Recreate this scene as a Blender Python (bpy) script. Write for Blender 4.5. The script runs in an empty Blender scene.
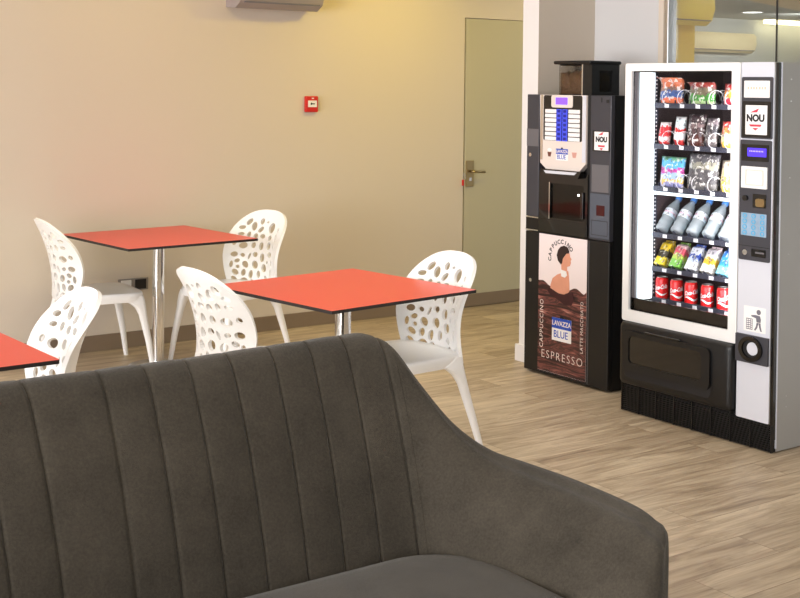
import bpy, bmesh, math, random
from mathutils import Vector, Matrix, geometry, noise
random.seed(7)
C = bpy.context.scene.collection
PI = math.pi
def lerp(a, b, t): return a + (b - a) * t

# ------------------------------------------------------------------ materials
def srgb(r, g, b):
    f = lambda c: (c/255/12.92) if c/255 <= .04045 else ((c/255+.055)/1.055)**2.4
    return (f(r), f(g), f(b), 1)
def mat(name, col, rough=.5, metal=0, spec=.5, emis=None, estr=1, var=0, vscale=20, bump=0, bscale=80, coat=0, sheen=0, trans=0):
    m = bpy.data.materials.new(name); m.use_nodes = True
    nt = m.node_tree; b = nt.nodes['Principled BSDF']
    b.inputs['Base Color'].default_value = col
    b.inputs['Roughness'].default_value = rough
    b.inputs['Metallic'].default_value = metal
    b.inputs['Specular IOR Level'].default_value = spec
    b.inputs['Coat Weight'].default_value = coat
    if sheen:
        b.inputs['Sheen Weight'].default_value = sheen
        b.inputs['Sheen Roughness'].default_value = .4
    if trans:
        b.inputs['Transmission Weight'].default_value = trans
    if emis:
        b.inputs['Emission Color'].default_value = emis
        b.inputs['Emission Strength'].default_value = estr
    tc = nt.nodes.new('ShaderNodeTexCoord')
    if var:
        n = nt.nodes.new('ShaderNodeTexNoise'); n.inputs['Scale'].default_value = vscale; n.inputs['Detail'].default_value = 5
        nt.links.new(tc.outputs['Object'], n.inputs['Vector'])
        mx = nt.nodes.new('ShaderNodeMix'); mx.data_type = 'RGBA'
        mx.inputs[6].default_value = tuple(c*(1-var) for c in col[:3]) + (1,)
        mx.inputs[7].default_value = tuple(min(1, c*(1+var)) for c in col[:3]) + (1,)
        nt.links.new(n.outputs['Fac'], mx.inputs[0]); nt.links.new(mx.outputs[2], b.inputs['Base Color'])
    if bump:
        n = nt.nodes.new('ShaderNodeTexNoise'); n.inputs['Scale'].default_value = bscale; n.inputs['Detail'].default_value = 4
        nt.links.new(tc.outputs['Object'], n.inputs['Vector'])
        bp = nt.nodes.new('ShaderNodeBump'); bp.inputs['Strength'].default_value = bump; bp.inputs['Distance'].default_value = .01
        nt.links.new(n.outputs['Fac'], bp.inputs['Height']); nt.links.new(bp.outputs['Normal'], b.inputs['Normal'])
    return m
def bands(name, stops, axis='Z', rough=.3, noise_amt=.55, nscale=34):
    """printed packaging: colour bands along an axis of the pack, edges broken by noise"""
    m = bpy.data.materials.new(name); m.use_nodes = True
    nt = m.node_tree; b = nt.nodes['Principled BSDF']; b.inputs['Roughness'].default_value = rough
    tc = nt.nodes.new('ShaderNodeTexCoord'); sp = nt.nodes.new('ShaderNodeSeparateXYZ')
    nt.links.new(tc.outputs['Generated'], sp.inputs[0])
    n = nt.nodes.new('ShaderNodeTexNoise'); n.inputs['Scale'].default_value = nscale; n.inputs['Detail'].default_value = 4; n.inputs['Roughness'].default_value = .65
    nt.links.new(tc.outputs['Object'], n.inputs['Vector'])
    ma = nt.nodes.new('ShaderNodeMath'); ma.operation = 'MULTIPLY_ADD'
    ma.inputs[1].default_value = noise_amt; nt.links.new(n.outputs['Fac'], ma.inputs[0]); nt.links.new(sp.outputs[axis], ma.inputs[2])
    sb = nt.nodes.new('ShaderNodeMath'); sb.operation = 'SUBTRACT'; sb.inputs[1].default_value = noise_amt*.5
    nt.links.new(ma.outputs[0], sb.inputs[0])
    r = nt.nodes.new('ShaderNodeValToRGB'); r.color_ramp.interpolation = 'CONSTANT'
    el = r.color_ramp.elements
    el[0].position = stops[0][0]; el[0].color = stops[0][1]
    el[1].position = stops[1][0]; el[1].color = stops[1][1]
    for p, c in stops[2:]:
        e = el.new(p); e.color = c
    nt.links.new(sb.outputs[0], r.inputs[0])
    # printed patches of pale and dark ink over the bands
    prev = r.outputs[0]
    for sc_, th_, col_ in ((46, .58, (.86, .84, .80, 1)), (60, .61, (.05, .04, .05, 1))):
        n2 = nt.nodes.new('ShaderNodeTexNoise'); n2.inputs['Scale'].default_value = sc_; n2.inputs['Detail'].default_value = 2
        nt.links.new(tc.outputs['Object'], n2.inputs['Vector'])
        g = nt.nodes.new('ShaderNodeMath'); g.operation = 'GREATER_THAN'; g.inputs[1].default_value = th_
        f = nt.nodes.new('ShaderNodeMath'); f.operation = 'MULTIPLY'; f.inputs[1].default_value = .65
        mx = nt.nodes.new('ShaderNodeMix'); mx.data_type = 'RGBA'; mx.inputs[7].default_value = col_
        nt.links.new(n2.outputs['Fac'], g.inputs[0]); nt.links.new(g.outputs[0], f.inputs[0]); nt.links.new(f.outputs[0], mx.inputs[0]); nt.links.new(prev, mx.inputs[6]); prev = mx.outputs[2]
    nt.links.new(prev, b.inputs['Base Color'])
    return m
def glass_mat(name, tint, refl=.08, rough=.02, alpha_mix=None):
    m = bpy.data.materials.new(name); m.use_nodes = True
    nt = m.node_tree; nt.nodes.clear()
    o = nt.nodes.new('ShaderNodeOutputMaterial'); t = nt.nodes.new('ShaderNodeBsdfTransparent'); g = nt.nodes.new('ShaderNodeBsdfGlossy')
    t.inputs[0].default_value = tint; g.inputs['Roughness'].default_value = rough
    mx = nt.nodes.new('ShaderNodeMixShader')
    fr = nt.nodes.new('ShaderNodeFresnel'); fr.inputs['IOR'].default_value = alpha_mix or 1.45
    ad = nt.nodes.new('ShaderNodeMath'); ad.operation = 'ADD'; ad.inputs[1].default_value = refl; ad.use_clamp = True
    nt.links.new(fr.outputs[0], ad.inputs[0]); nt.links.new(ad.outputs[0], mx.inputs[0])
    nt.links.new(t.outputs[0], mx.inputs[1]); nt.links.new(g.outputs[0], mx.inputs[2]); nt.links.new(mx.outputs[0], o.inputs[0])
    return m
def floor_mat():
    m = bpy.data.materials.new('oak_planks'); m.use_nodes = True
    nt = m.node_tree; L = nt.links; b = nt.nodes['Principled BSDF']
    N = nt.nodes.new
    tc = N('ShaderNodeTexCoord')
    br = N('ShaderNodeTexBrick'); br.offset = .37; br.offset_frequency = 2
    br.inputs['Scale'].default_value = 1; br.inputs['Brick Width'].default_value = 1.25; br.inputs['Row Height'].default_value = .19
    br.inputs['Mortar Size'].default_value = .0016; br.inputs['Mortar Smooth'].default_value = .2
    br.inputs['Color1'].default_value = (0, 0, 0, 1); br.inputs['Color2'].default_value = (1, 1, 1, 1); br.inputs['Mortar'].default_value = (.5, .5, .5, 1)
    L.new(tc.outputs['Object'], br.inputs['Vector'])
    rnd = N('ShaderNodeSeparateColor'); L.new(br.outputs['Color'], rnd.inputs[0])
    # grain vector shifted per plank
    cb = N('ShaderNodeCombineXYZ'); mul = N('ShaderNodeMath'); mul.operation = 'MULTIPLY'; mul.inputs[1].default_value = 13.7
    L.new(rnd.outputs[0], mul.inputs[0]); L.new(mul.outputs[0], cb.inputs[0]); L.new(mul.outputs[0], cb.inputs[2])
    va = N('ShaderNodeVectorMath'); va.operation = 'ADD'; L.new(tc.outputs['Object'], va.inputs[0]); L.new(cb.outputs[0], va.inputs[1])
    mp = N('ShaderNodeMapping'); mp.inputs['Scale'].default_value = (1.3, 7.5, 1); L.new(va.outputs[0], mp.inputs[0])
    n1 = N('ShaderNodeTexNoise'); n1.inputs['Scale'].default_value = 1.6; n1.inputs['Detail'].default_value = 7; n1.inputs['Roughness'].default_value = .62; n1.inputs['Distortion'].default_value = 1.2
    L.new(mp.outputs[0], n1.inputs['Vector'])
    mp2 = N('ShaderNodeMapping'); mp2.inputs['Scale'].default_value = (4, 90, 1); L.new(va.outputs[0], mp2.inputs[0])
    n2 = N('ShaderNodeTexNoise'); n2.inputs['Scale'].default_value = 1; n2.inputs['Detail'].default_value = 4; L.new(mp2.outputs[0], n2.inputs['Vector'])
    mixn = N('ShaderNodeMath'); mixn.operation = 'MULTIPLY_ADD'; mixn.inputs[1].default_value = .35
    L.new(n2.outputs['Fac'], mixn.inputs[0]); L.new(n1.outputs['Fac'], mixn.inputs[2])
    m3 = N('ShaderNodeMath'); m3.operation = 'MULTIPLY_ADD'; m3.inputs[1].default_value = .12
    L.new(rnd.outputs[0], m3.inputs[0]); L.new(mixn.outputs[0], m3.inputs[2])
    r = N('ShaderNodeValToRGB'); e = r.color_ramp.elements
    e[0].position = .44; e[0].color = srgb(126, 108, 87); e[1].position = .95; e[1].color = srgb(208, 190, 162)
    x = e.new(.62); x.color = srgb(164, 145, 120); x = e.new(.76); x.color = srgb(184, 166, 140)
    L.new(m3.outputs[0], r.inputs[0])
    gap = N('ShaderNodeMix'); gap.data_type = 'RGBA'; gap.inputs[7].default_value = srgb(120, 98, 74)
    gm = N('ShaderNodeMath'); gm.operation = 'MULTIPLY'; gm.inputs[1].default_value = .7; L.new(br.outputs['Fac'], gm.inputs[0])
    L.new(gm.outputs[0], gap.inputs[0]); L.new(r.outputs[0], gap.inputs[6]); L.new(gap.outputs[2], b.inputs['Base Color'])
    b.inputs['Roughness'].default_value = .42; b.inputs['Specular IOR Level'].default_value = .45
    bp = N('ShaderNodeBump'); bp.inputs['Strength'].default_value = .12; bp.inputs['Distance'].default_value = .004
    L.new(n2.outputs['Fac'], bp.inputs['Height']); L.new(bp.outputs['Normal'], b.inputs['Normal'])
    return m
def sofa_mat():
    m = mat('charcoal_velvet', srgb(84, 78, 71), .85, spec=.12, sheen=.22, bump=.3, bscale=420)
    nt = m.node_tree; b = nt.nodes['Principled BSDF']; tc = nt.nodes.new('ShaderNodeTexCoord')
    n1 = nt.nodes.new('ShaderNodeTexNoise'); n1.inputs['Scale'].default_value = 5; n1.inputs['Detail'].default_value = 6; n1.inputs['Roughness'].default_value = .7
    n2 = nt.nodes.new('ShaderNodeTexNoise'); n2.inputs['Scale'].default_value = 160; n2.inputs['Detail'].default_value = 3
    nt.links.new(tc.outputs['Object'], n1.inputs['Vector']); nt.links.new(tc.outputs['Object'], n2.inputs['Vector'])
    a = nt.nodes.new('ShaderNodeMath'); a.operation = 'MULTIPLY_ADD'; a.inputs[1].default_value = .5
    nt.links.new(n2.outputs['Fac'], a.inputs[0]); nt.links.new(n1.outputs['Fac'], a.inputs[2])
    r = nt.nodes.new('ShaderNodeValToRGB'); e = r.color_ramp.elements
    e[0].position = .45; e[0].color = srgb(49, 45, 38); e[1].position = 1; e[1].color = srgb(76, 70, 61)
    nt.links.new(a.outputs[0], r.inputs[0]); nt.links.new(r.outputs[0], b.inputs['Base Color'])
    return m
M = {}
M['wall'] = mat('beige_wall_paint', srgb(220, 208, 192), .7, spec=.25, bump=.03, bscale=150)
M['door'] = mat('olive_beige_door_paint', srgb(192, 185, 158), .45, spec=.35)
M['white_wall'] = mat('white_wall_paint', srgb(236, 232, 230), .6, spec=.25, bump=.03, bscale=150)
M['ceil'] = mat('ceiling_paint', srgb(235, 232, 225), .8)
M['yellow_wall'] = mat('yellow_lit_wall', srgb(224, 190, 88), .6)  # yellow light on the hall wall is put into its colour
M['floor'] = floor_mat()
M['skirt'] = mat('taupe_skirting', srgb(134, 116, 96), .55, var=.12, vscale=6)
M['sofa'] = sofa_mat()
M['black_wood'] = mat('black_wood', srgb(30, 28, 26), .4)
M['red'] = mat('red_laminate', srgb(222, 72, 58), .33, spec=.45, bump=.01, bscale=300)
M['black_edge'] = mat('black_core_edge', srgb(34, 28, 28), .5)
M['chrome'] = mat('chrome', (.82, .82, .82, 1), .08, metal=1)
M['steel'] = mat('brushed_steel', (.6, .6, .6, 1), .3, metal=1)
M['bronze'] = mat('bronze_metal', srgb(170, 150, 110), .3, metal=1)
M['white_plastic'] = mat('white_plastic', srgb(250, 249, 247), .32, spec=.5)
M['dark_plate'] = mat('grey_plastic_plate', srgb(150, 142, 135), .4)
M['black'] = mat('black_plastic', srgb(15, 15, 17), .35)
M['gloss_black'] = mat('gloss_black_plastic', srgb(10, 10, 12), .12, coat=.5)
M['dark_grey'] = mat('dark_grey_plastic', srgb(60, 60, 67), .4)
M['mid_grey'] = mat('mid_grey_plastic', srgb(104, 102, 106), .4)
M['blue_grey'] = mat('slate_plastic', srgb(84, 90, 102), .35)
M['silver'] = mat('silver_paint', srgb(222, 225, 236), .35, metal=.15)
M['cream'] = mat('pearl_plastic', srgb(232, 220, 212), .3)
M['white'] = mat('white_enamel', srgb(244, 244, 244), .3)
M['side_grey'] = mat('grey_cabinet_paint', srgb(168, 168, 166), .5, bump=.02, bscale=200)
M['paper'] = mat('white_paper', srgb(246, 244, 244), .5)
M['ink'] = mat('black_ink', srgb(22, 20, 22), .6)
M['red_ink'] = mat('red_ink', srgb(205, 60, 80), .6)
M['tan_ink'] = mat('tan_ink', srgb(214, 200, 176), .6)
M['grey_ink'] = mat('grey_ink', srgb(112, 110, 122), .6)
M['blue_ink'] = mat('blue_ink', srgb(40, 80, 190), .5)
M['white_ink'] = mat('white_ink', srgb(240, 228, 222), .5)
M['button_blue'] = mat('blue_button', srgb(62, 74, 200), .3, emis=srgb(60, 80, 230), estr=.5)
M['deep_blue'] = mat('deep_blue_button', srgb(24, 28, 120), .3, emis=srgb(30, 30, 160), estr=.35)
M['lcd_purple'] = mat('purple_display', srgb(90, 50, 200), .2, emis=srgb(150, 100, 255), estr=1.0)
M['lcd_blue'] = mat('blue_display', srgb(50, 30, 180), .2, emis=srgb(92, 66, 240), estr=1.0)
M['keypad'] = mat('keypad_foil', srgb(150, 175, 200), .25, var=.35, vscale=14)
M['key_ring'] = mat('cyan_ring', srgb(70, 170, 215), .3)
M['alarm_red'] = mat('alarm_red', srgb(206, 36, 30), .35)
M['skin'] = mat('printed_skin', srgb(226, 158, 130), .5, var=.12, vscale=14)
M['hair'] = mat('printed_hair', srgb(46, 26, 24), .5)
M['dress'] = mat('printed_dress', srgb(58, 18, 24), .5, var=.5, vscale=30)
M['light_panel'] = mat('lit_light_panel', srgb(235, 245, 248), .4, emis=(.86, .97, 1, 1), estr=1.05)
M['led'] = mat('lit_lamp', (1, 1, 1, 1), .4, emis=(1, .97, .9, 1), estr=6)
M['warm_led'] = mat('warm_lamp', (1, 1, 1, 1), .4, emis=(1, .82, .45, 1), estr=7)
M['interior'] = mat('dark_cabinet_lining', srgb(72, 58, 62), .6)
M['tray'] = mat('tray_metal', srgb(62, 64, 78), .4, metal=.3)
M['tag'] = mat('white_tag', srgb(236, 236, 240), .5)
M['glass'] = glass_mat('clear_glass', (.97, .97, .98, 1), .0)
M['vglass'] = glass_mat('display_window_glass', (.97, .97, .98, 1), 0, .02, 1.16)
M['wglass'] = glass_mat('window_glass', (.93, .95, .95, 1), .03)
M['smoke'] = glass_mat('smoked_plastic', (.45, .43, .42, 1), .02, .08)
M['clear_plastic'] = glass_mat('clear_plastic', (.90, .88, .86, 1), .03, .1)
M['water'] = glass_mat('water_bottle_plastic', (.66, .77, .80, 1), .16, .12)
def water_mat():
    m = bpy.data.materials.new('water_in_clear_plastic'); m.use_nodes = True
    nt = m.node_tree; b = nt.nodes['Principled BSDF']; o = nt.nodes['Material Output']
    b.inputs['Base Color'].default_value = srgb(226, 233, 238); b.inputs['Roughness'].default_value = .08
    t = nt.nodes.new('ShaderNodeBsdfTransparent'); t.inputs[0].default_value = (.8, .9, .93, 1); mx = nt.nodes.new('ShaderNodeMixShader'); mx.inputs[0].default_value = .36
    nt.links.new(t.outputs[0], mx.inputs[1]); nt.links.new(b.outputs[0], mx.inputs[2]); nt.links.new(mx.outputs[0], o.inputs[0])
    return m
M['water'] = water_mat()
M['bean'] = mat('coffee_beans', srgb(104, 72, 44), .4, var=.5, vscale=60, bump=.8, bscale=90)
M['red_can'] = mat('red_can_paint', srgb(222, 30, 34), .25, spec=.6)
M['blue_cap'] = mat('blue_cap', srgb(84, 146, 226), .4)
M['blue_cyl'] = bands('pale_bottle_label', [(0, srgb(205, 220, 232)), (.42, srgb(236, 200, 214)), (.6, srgb(225, 232, 240))], 'Z')
M['yellow_lit'] = mat('yellow_lit_plastic', srgb(236, 214, 120), .45)  # casing tinted with the yellow light that falls on it
M['pale'] = mat('cream_plastic', srgb(240, 226, 186), .45)
M['ac_shaded'] = mat('ac_plastic', srgb(160, 150, 150), .45)  # albedo lowered so the unit looks shaded
M['hall_grey'] = mat('hall_grey_paint', srgb(186, 192, 194), .7)
M['pier'] = mat('pier_beige', srgb(212, 200, 184), .6, spec=.25, bump=.03, bscale=150)
M['lgrey_wall'] = mat('pale_grey_wall_paint', srgb(214, 213, 213), .6, spec=.25, bump=.03, bscale=150)
def poster_wave():
    m = bpy.data.materials.new('printed_brown_satin'); m.use_nodes = True
    nt = m.node_tree; b = nt.nodes['Principled BSDF']; b.inputs['Roughness'].default_value = .3
    tc = nt.nodes.new('ShaderNodeTexCoord'); mp = nt.nodes.new('ShaderNodeMapping'); mp.inputs['Scale'].default_value = (1, 1.6, 15); mp.inputs['Rotation'].default_value = (.10, 0, 0)
    nt.links.new(tc.outputs['Object'], mp.inputs[0])
    n = nt.nodes.new('ShaderNodeTexNoise'); n.inputs['Scale'].default_value = 2.4; n.inputs['Detail'].default_value = 5; n.inputs['Distortion'].default_value = 1.0
    nt.links.new(mp.outputs[0], n.inputs['Vector'])
    r = nt.nodes.new('ShaderNodeValToRGB'); e = r.color_ramp.elements
    e[0].position = .36; e[0].color = srgb(44, 27, 28); e[1].position = .76; e[1].color = srgb(226, 170, 154)
    for p, c in ((.48, srgb(70, 40, 39)), (.53, srgb(128, 76, 70)), (.57, srgb(56, 33, 33)), (.65, srgb(150, 92, 84))):
        q = e.new(p); q.color = c
    nt.links.new(n.outputs['Fac'], r.inputs[0]); nt.links.new(r.outputs[0], b.inputs['Base Color'])
    return m
M['satin'] = poster_wave()
M['poster_bg'] = mat('poster_pink_white', srgb(246, 232, 232), .35)

# ------------------------------------------------------------------ building helpers
ROOT = {}
def thing(name, label, cat, loc=(0, 0, 0), rz=0, group=None):
    o = bpy.data.objects.new(name, None); C.objects.link(o)
    o.empty_display_size = .1
    o.location = loc; o.rotation_euler = (0, 0, rz); o['label'] = label; o['category'] = cat
    if group: o['group'] = group
    ROOT[o] = Vector(loc)
    return o
def obj(name, bm, m, parent=None, smooth=False, label=None, local=False, angle=None):
    """link a bmesh (world coordinates unless local) as one mesh object"""
    if parent is not None and not local:
        bmesh.ops.translate(bm, verts=bm.verts, vec=-ROOT[parent])
    bmesh.ops.recalc_face_normals(bm, faces=bm.faces) if not getattr(bm, 'keepn', False) else None
    me = bpy.data.meshes.new(name); bm.to_mesh(me); bm.free()
    for x in (m if isinstance(m, (list, tuple)) else [m]): me.materials.append(x)
    o = bpy.data.objects.new(name, me); C.objects.link(o)
    if parent is not None:
        o.parent = parent; ROOT[o] = ROOT[parent]
    else:
        ROOT[o] = Vector((0, 0, 0))
    if smooth:
        for p in me.polygons: p.use_smooth = True
        if angle is not None:
            me.set_sharp_from_angle(angle=math.radians(angle))
    if label: o['label'] = label
    return o
def tag(o, label, cat, group=None):
    o['label'] = label; o['category'] = cat
    if group: o['group'] = group
    return o
def struct(o):
    o['kind'] = 'structure'; return o
def box(bm, a, b, bev=0, seg=2, mi=0):
    x0, x1 = sorted((a[0], b[0])); y0, y1 = sorted((a[1], b[1])); z0, z1 = sorted((a[2], b[2]))
    t = bmesh.new()
    bmesh.ops.create_cube(t, size=1)
    for v in t.verts:
        v.co = Vector((lerp(x0, x1, v.co.x+.5), lerp(y0, y1, v.co.y+.5), lerp(z0, z1, v.co.z+.5)))
    if bev:
        bmesh.ops.bevel(t, geom=t.edges[:], offset=bev, segments=seg, affect='EDGES', profile=.5)
    merge(bm, t, mi)
    return bm
def merge(bm, t, mi=0):
    mp = {}
    for v in t.verts: mp[v] = bm.verts.new(v.co)
    for f in t.faces:
        try:
            nf = bm.faces.new([mp[v] for v in f.verts]); nf.material_index = mi if mi else f.material_index; nf.smooth = f.smooth
        except ValueError: pass
    t.free()
def B(*boxes, bev=0, seg=2):
    bm = bmesh.new()
    for a, b in boxes: box(bm, a, b, bev, seg)
    return bm
def lathe(prof, n=24, center=(0, 0, 0), bm=None, mi=0):
    bm = bm or bmesh.new(); rings = []
    for r, z in prof:
        if r < 1e-6: rings.append([bm.verts.new((center[0], center[1], center[2]+z))])
        else: rings.append([bm.verts.new((center[0]+r*math.cos(2*PI*i/n), center[1]+r*math.sin(2*PI*i/n), center[2]+z)) for i in range(n)])
    for a, b in zip(rings, rings[1:]):
        for i in range(n):
            j = (i+1) % n
            if len(a) == 1 and len(b) == 1: continue
            if len(a) == 1: f = bm.faces.new((a[0], b[j], b[i]))
            elif len(b) == 1: f = bm.faces.new((a[i], a[j], b[0]))
            else: f = bm.faces.new((a[i], a[j], b[j], b[i]))
            f.material_index = mi
    return bm
def tube(pts, r, n=8, bm=None, closed=False, rf=None):
    bm = bm or bmesh.new(); pts = [Vector(p) for p in pts]; rings = []
    N = len(pts); up = Vector((.13, .27, .95)).normalized()
    for i, p in enumerate(pts):
        d = (pts[(i+1) % N]-pts[i-1]) if closed else (pts[min(i+1, N-1)]-pts[max(i-1, 0)])
        d.normalize(); s = d.cross(up); s.normalize(); u = s.cross(d)
        rr = r if rf is None else rf(i/(N-1))
        rings.append([bm.verts.new(p+(s*math.cos(2*PI*k/n)+u*math.sin(2*PI*k/n))*rr) for k in range(n)])
    for i in range(N if closed else N-1):
        a, b = rings[i], rings[(i+1) % N]
        for k in range(n): bm.faces.new((a[k], a[(k+1) % n], b[(k+1) % n], b[k]))
    if not closed:
        bm.faces.new(rings[0][::-1]); bm.faces.new(rings[-1])
    return bm
def loft(secs, cap=True, bm=None):
    bm = bm or bmesh.new(); rings = [[bm.verts.new(v) for v in s] for s in secs]
    n = len(rings[0])
    for a, b in zip(rings, rings[1:]):
        for k in range(n): bm.faces.new((a[k], a[(k+1) % n], b[(k+1) % n], b[k]))
    if cap:
        bm.faces.new(rings[0][::-1]); bm.faces.new(rings[-1])
    return bm
def rrect(w, h, r, n=4):
    out = []
    for cx, cy, a0 in ((w/2-r, h/2-r, 0), (-w/2+r, h/2-r, PI/2), (-w/2+r, -h/2+r, PI), (w/2-r, -h/2+r, 3*PI/2)):
        for i in range(n+1):
            a = a0+PI/2*i/n; out.append((cx+r*math.cos(a), cy+r*math.sin(a)))
    return out
def fplate(x, outline, depth, bm=None, mi=0):
    """extrude an outline given as (y,z) points on the plane X=x towards -X by depth"""
    bm = bm or bmesh.new()
    a = [bm.verts.new((x, y, z)) for y, z in outline]; b = [bm.verts.new((x-depth, y, z)) for y, z in outline]
    n = len(a)
    for i in range(n):
        f = bm.faces.new((a[i], a[(i+1) % n], b[(i+1) % n], b[i])); f.material_index = mi
    f = bm.faces.new(a[::-1]); f.material_index = mi
    f = bm.faces.new(b); f.material_index = mi
    return bm
def fr(x, y0, y1, z0, z1, r, depth, n=4):
    cy, cz = (y0+y1)/2, (z0+z1)/2
    return fplate(x, [(cy+a, cz+b) for a, b in rrect(abs(y1-y0), abs(z1-z0), r, n)], depth)
def ring_plate(x, outer, inner, depth):
    """frame: outer and inner outlines with equal point counts"""
    bm = bmesh.new(); n = len(outer)
    o1 = [bm.verts.new((x, y, z)) for y, z in outer]; o2 = [bm.verts.new((x-depth, y, z)) for y, z in outer]
    i1 = [bm.verts.new((x, y, z)) for y, z in inner]; i2 = [bm.verts.new((x-depth, y, z)) for y, z in inner]
    for k in range(n):
        j = (k+1) % n
        bm.faces.new((o1[k], o1[j], o2[j], o2[k])); bm.faces.new((i1[k], i2[k], i2[j], i1[j]))
        bm.faces.new((o2[k], o2[j], i2[j], i2[k])); bm.faces.new((o1[j], o1[k], i1[k], i1[j]))
    return bm
def rr_yz(y0, y1, z0, z1, r, n=4):
    cy, cz = (y0+y1)/2, (z0+z1)/2
    return [(cy+a, cz+b) for a, b in rrect(abs(y1-y0), abs(z1-z0), r, n)]
def text_bm(body, size, shear=0, bold=0, ext=.0004, space=1):
    cu = bpy.data.curves.new('lettering', 'FONT'); cu.body = body; cu.size = size; cu.align_x = 'CENTER'; cu.align_y = 'CENTER'
    cu.extrude = ext; cu.shear = shear; cu.offset = bold; cu.space_character = space; cu.resolution_u = 3
    o = bpy.data.objects.new('lettering', cu); C.objects.link(o)
    dg = bpy.context.evaluated_depsgraph_get(); me = bpy.data.meshes.new_from_object(o.evaluated_get(dg))
    bm = bmesh.new(); bm.from_mesh(me)
    bpy.data.objects.remove(o); bpy.data.meshes.remove(me); bpy.data.curves.remove(cu)
    return bm
def on_front(bm, x, y, z, rot=0, sx=1, sy=1):
    """place XY artwork on a face that looks towards -X (reader looks along +X)"""
    for v in bm.verts:
        a, b, c = v.co.x*sx, v.co.y*sy, v.co.z
        a, b = a*math.cos(rot)-b*math.sin(rot), a*math.sin(rot)+b*math.cos(rot)
        v.co = Vector((x-c, y-a, z+b))
    return bm
def disc_front(x, y, z, r, depth, n=20, rz=None):
    return fplate(x, [(y+r*math.cos(2*PI*i/n), z+(rz or r)*math.sin(2*PI*i/n)) for i in range(n)], depth)

# ------------------------------------------------------------------ camera
cd = bpy.data.cameras.new('camera'); cam = bpy.data.objects.new('camera', cd); C.objects.link(cam)
Rv, Uv, Fv = Vector((.81196, -.5836, .01168)), Vector((.00167, .02232, .99975)), Vector((.58371, .81173, -.01909))
mw = Matrix.Identity(4)
for i in range(3):
    mw[i][0] = Rv[i]; mw[i][1] = Uv[i]; mw[i][2] = -Fv[i]
mw[2][3] = 1.6528
cam.matrix_world = mw
cd.sensor_width = 36; cd.lens = 36*1266.9/800; cd.shift_y = -189.1/800; cd.clip_start = .05; cd.clip_end = 100
bpy.context.scene.camera = cam

# ------------------------------------------------------------------ room shell
YB = 7.38; XR = 5.52; CEIL = 2.75
struct(obj('floor', B(((-3, -3, -.1), (18, 13, 0))), M['floor']))
struct(obj('ceiling', B(((-3, -3, CEIL), (XR+.12, YB+.1, CEIL+.1))), M['ceil']))
DX0, DX1, DZ = 5.893, 6.72, 2.165
struct(obj('wall_back', B(((-3, YB, 0), (DX0, YB+.12, CEIL)), ((DX0, YB, DZ), (DX1, YB+.12, CEIL))), M['wall']))
struct(obj('wall_back_hall', B(((DX1, YB, 0), (8.42, YB+.12, CEIL))), M['yellow_wall']))
struct(obj('baseboard_back', B(((-3, YB-.014, 0), (DX0-.004, YB, .0986)), bev=.002), M['skirt']))
d = struct(obj('door_1', B(((DX0+.014, YB-.004, .006), (DX1-.004, YB+.04, DZ-.006))), M['door']))
obj('baseboard_strip', B(((DX0+.014, YB-.014, .006), (DX1-.004, YB-.004, .0986)), bev=.002), M['skirt'], d)
hp = obj('handle_plate', B(((5.915, YB-.014, .905), (5.985, YB-.004, 1.10)), bev=.003), M['bronze'], d)
hb = tube([(5.945, YB-.012, 1.02), (5.945, YB-.055, 1.02), (5.955, YB-.06, 1.02), (6.055, YB-.06, 1.014)], .009)
obj('lever', hb, M['bronze'], hp, smooth=True)
obj('lock_cylinder', B(((5.938, YB-.02, .945), (5.962, YB-.013, .975)), bev=.004), M['chrome'], hp)
# black strip set into the door gap to paint in its shade
struct(obj('door_gap_shade', B(((DX0, YB+.03, 0), (DX0+.03, YB+.06, DZ))), M['ink']))
# right wall: pier, niche back, internal window
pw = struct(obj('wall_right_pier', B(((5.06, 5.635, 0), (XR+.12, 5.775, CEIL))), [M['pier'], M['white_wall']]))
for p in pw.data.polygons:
    if p.normal.x < -.5: p.material_index = 1  # end face white, the other faces darker beige
struct(obj('baseboard_right', B(((5.042, 5.625, 0), (5.06, 5.792, .1)), ((5.06, 5.775, 0), (XR+.12, 5.79, .1)), bev=.002), M['white_wall']))
WY = 5.114
struct(obj('wall_right', B(((XR, WY, 0), (XR+.12, 5.635, CEIL)), ((XR, -3, 0), (XR+.12, WY, 1.0)), ((XR, -3, 2.6), (XR+.12, WY, CEIL))), M['lgrey_wall']))
struct(obj('trim_2', B(((XR+.001, WY-.04, 1.0), (XR+.10, WY, 2.6))), M['wall']))
w = struct(obj('window_1', B(((XR+.03, 1.5, 1.0), (XR+.042, WY-.04, 2.6))), M['wglass']))
obj('window_frame', B(((XR, WY-.076, 1.0), (XR+.07, WY-.04, 2.6)), ((XR+.01, 1.5, 1.0), (XR+.07, WY-.04, 1.04)), ((XR+.01, 1.5, 2.56), (XR+.07, WY-.04, 2.6)), bev=.003), M['steel'], w)
obj('glass_joint', B(((XR+.029, 4.304, 1.04), (XR+.043, 4.3065, 2.56))), M['ink'], w)
# left wall with large windows, rear wall
struct(obj('wall_left', B(((-3.12, -3, 0), (-3, YB, .35)), ((-3.12, -3, 2.5), (-3, YB, CEIL)), ((-3.12, -3, .35), (-3, -2.6, 2.5)), ((-3.12, 6.9, .35), (-3, YB, 2.5))), M['white_wall']))
wl = struct(obj('window_2', B(((-3.06, -2.6, .35), (-3.05, 6.9, 2.5))), M['glass']))
obj('window_frame', B(*[((-3.09, y-.03, .35), (-3.02, y+.03, 2.5)) for y in (-2.57, -.7, 1.2, 3.1, 5.0, 6.87)]), M['steel'], wl)
struct(obj('wall_rear', B(((-3, -3.1, 0), (XR, -3, CEIL))), M['hall_grey']))
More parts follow.
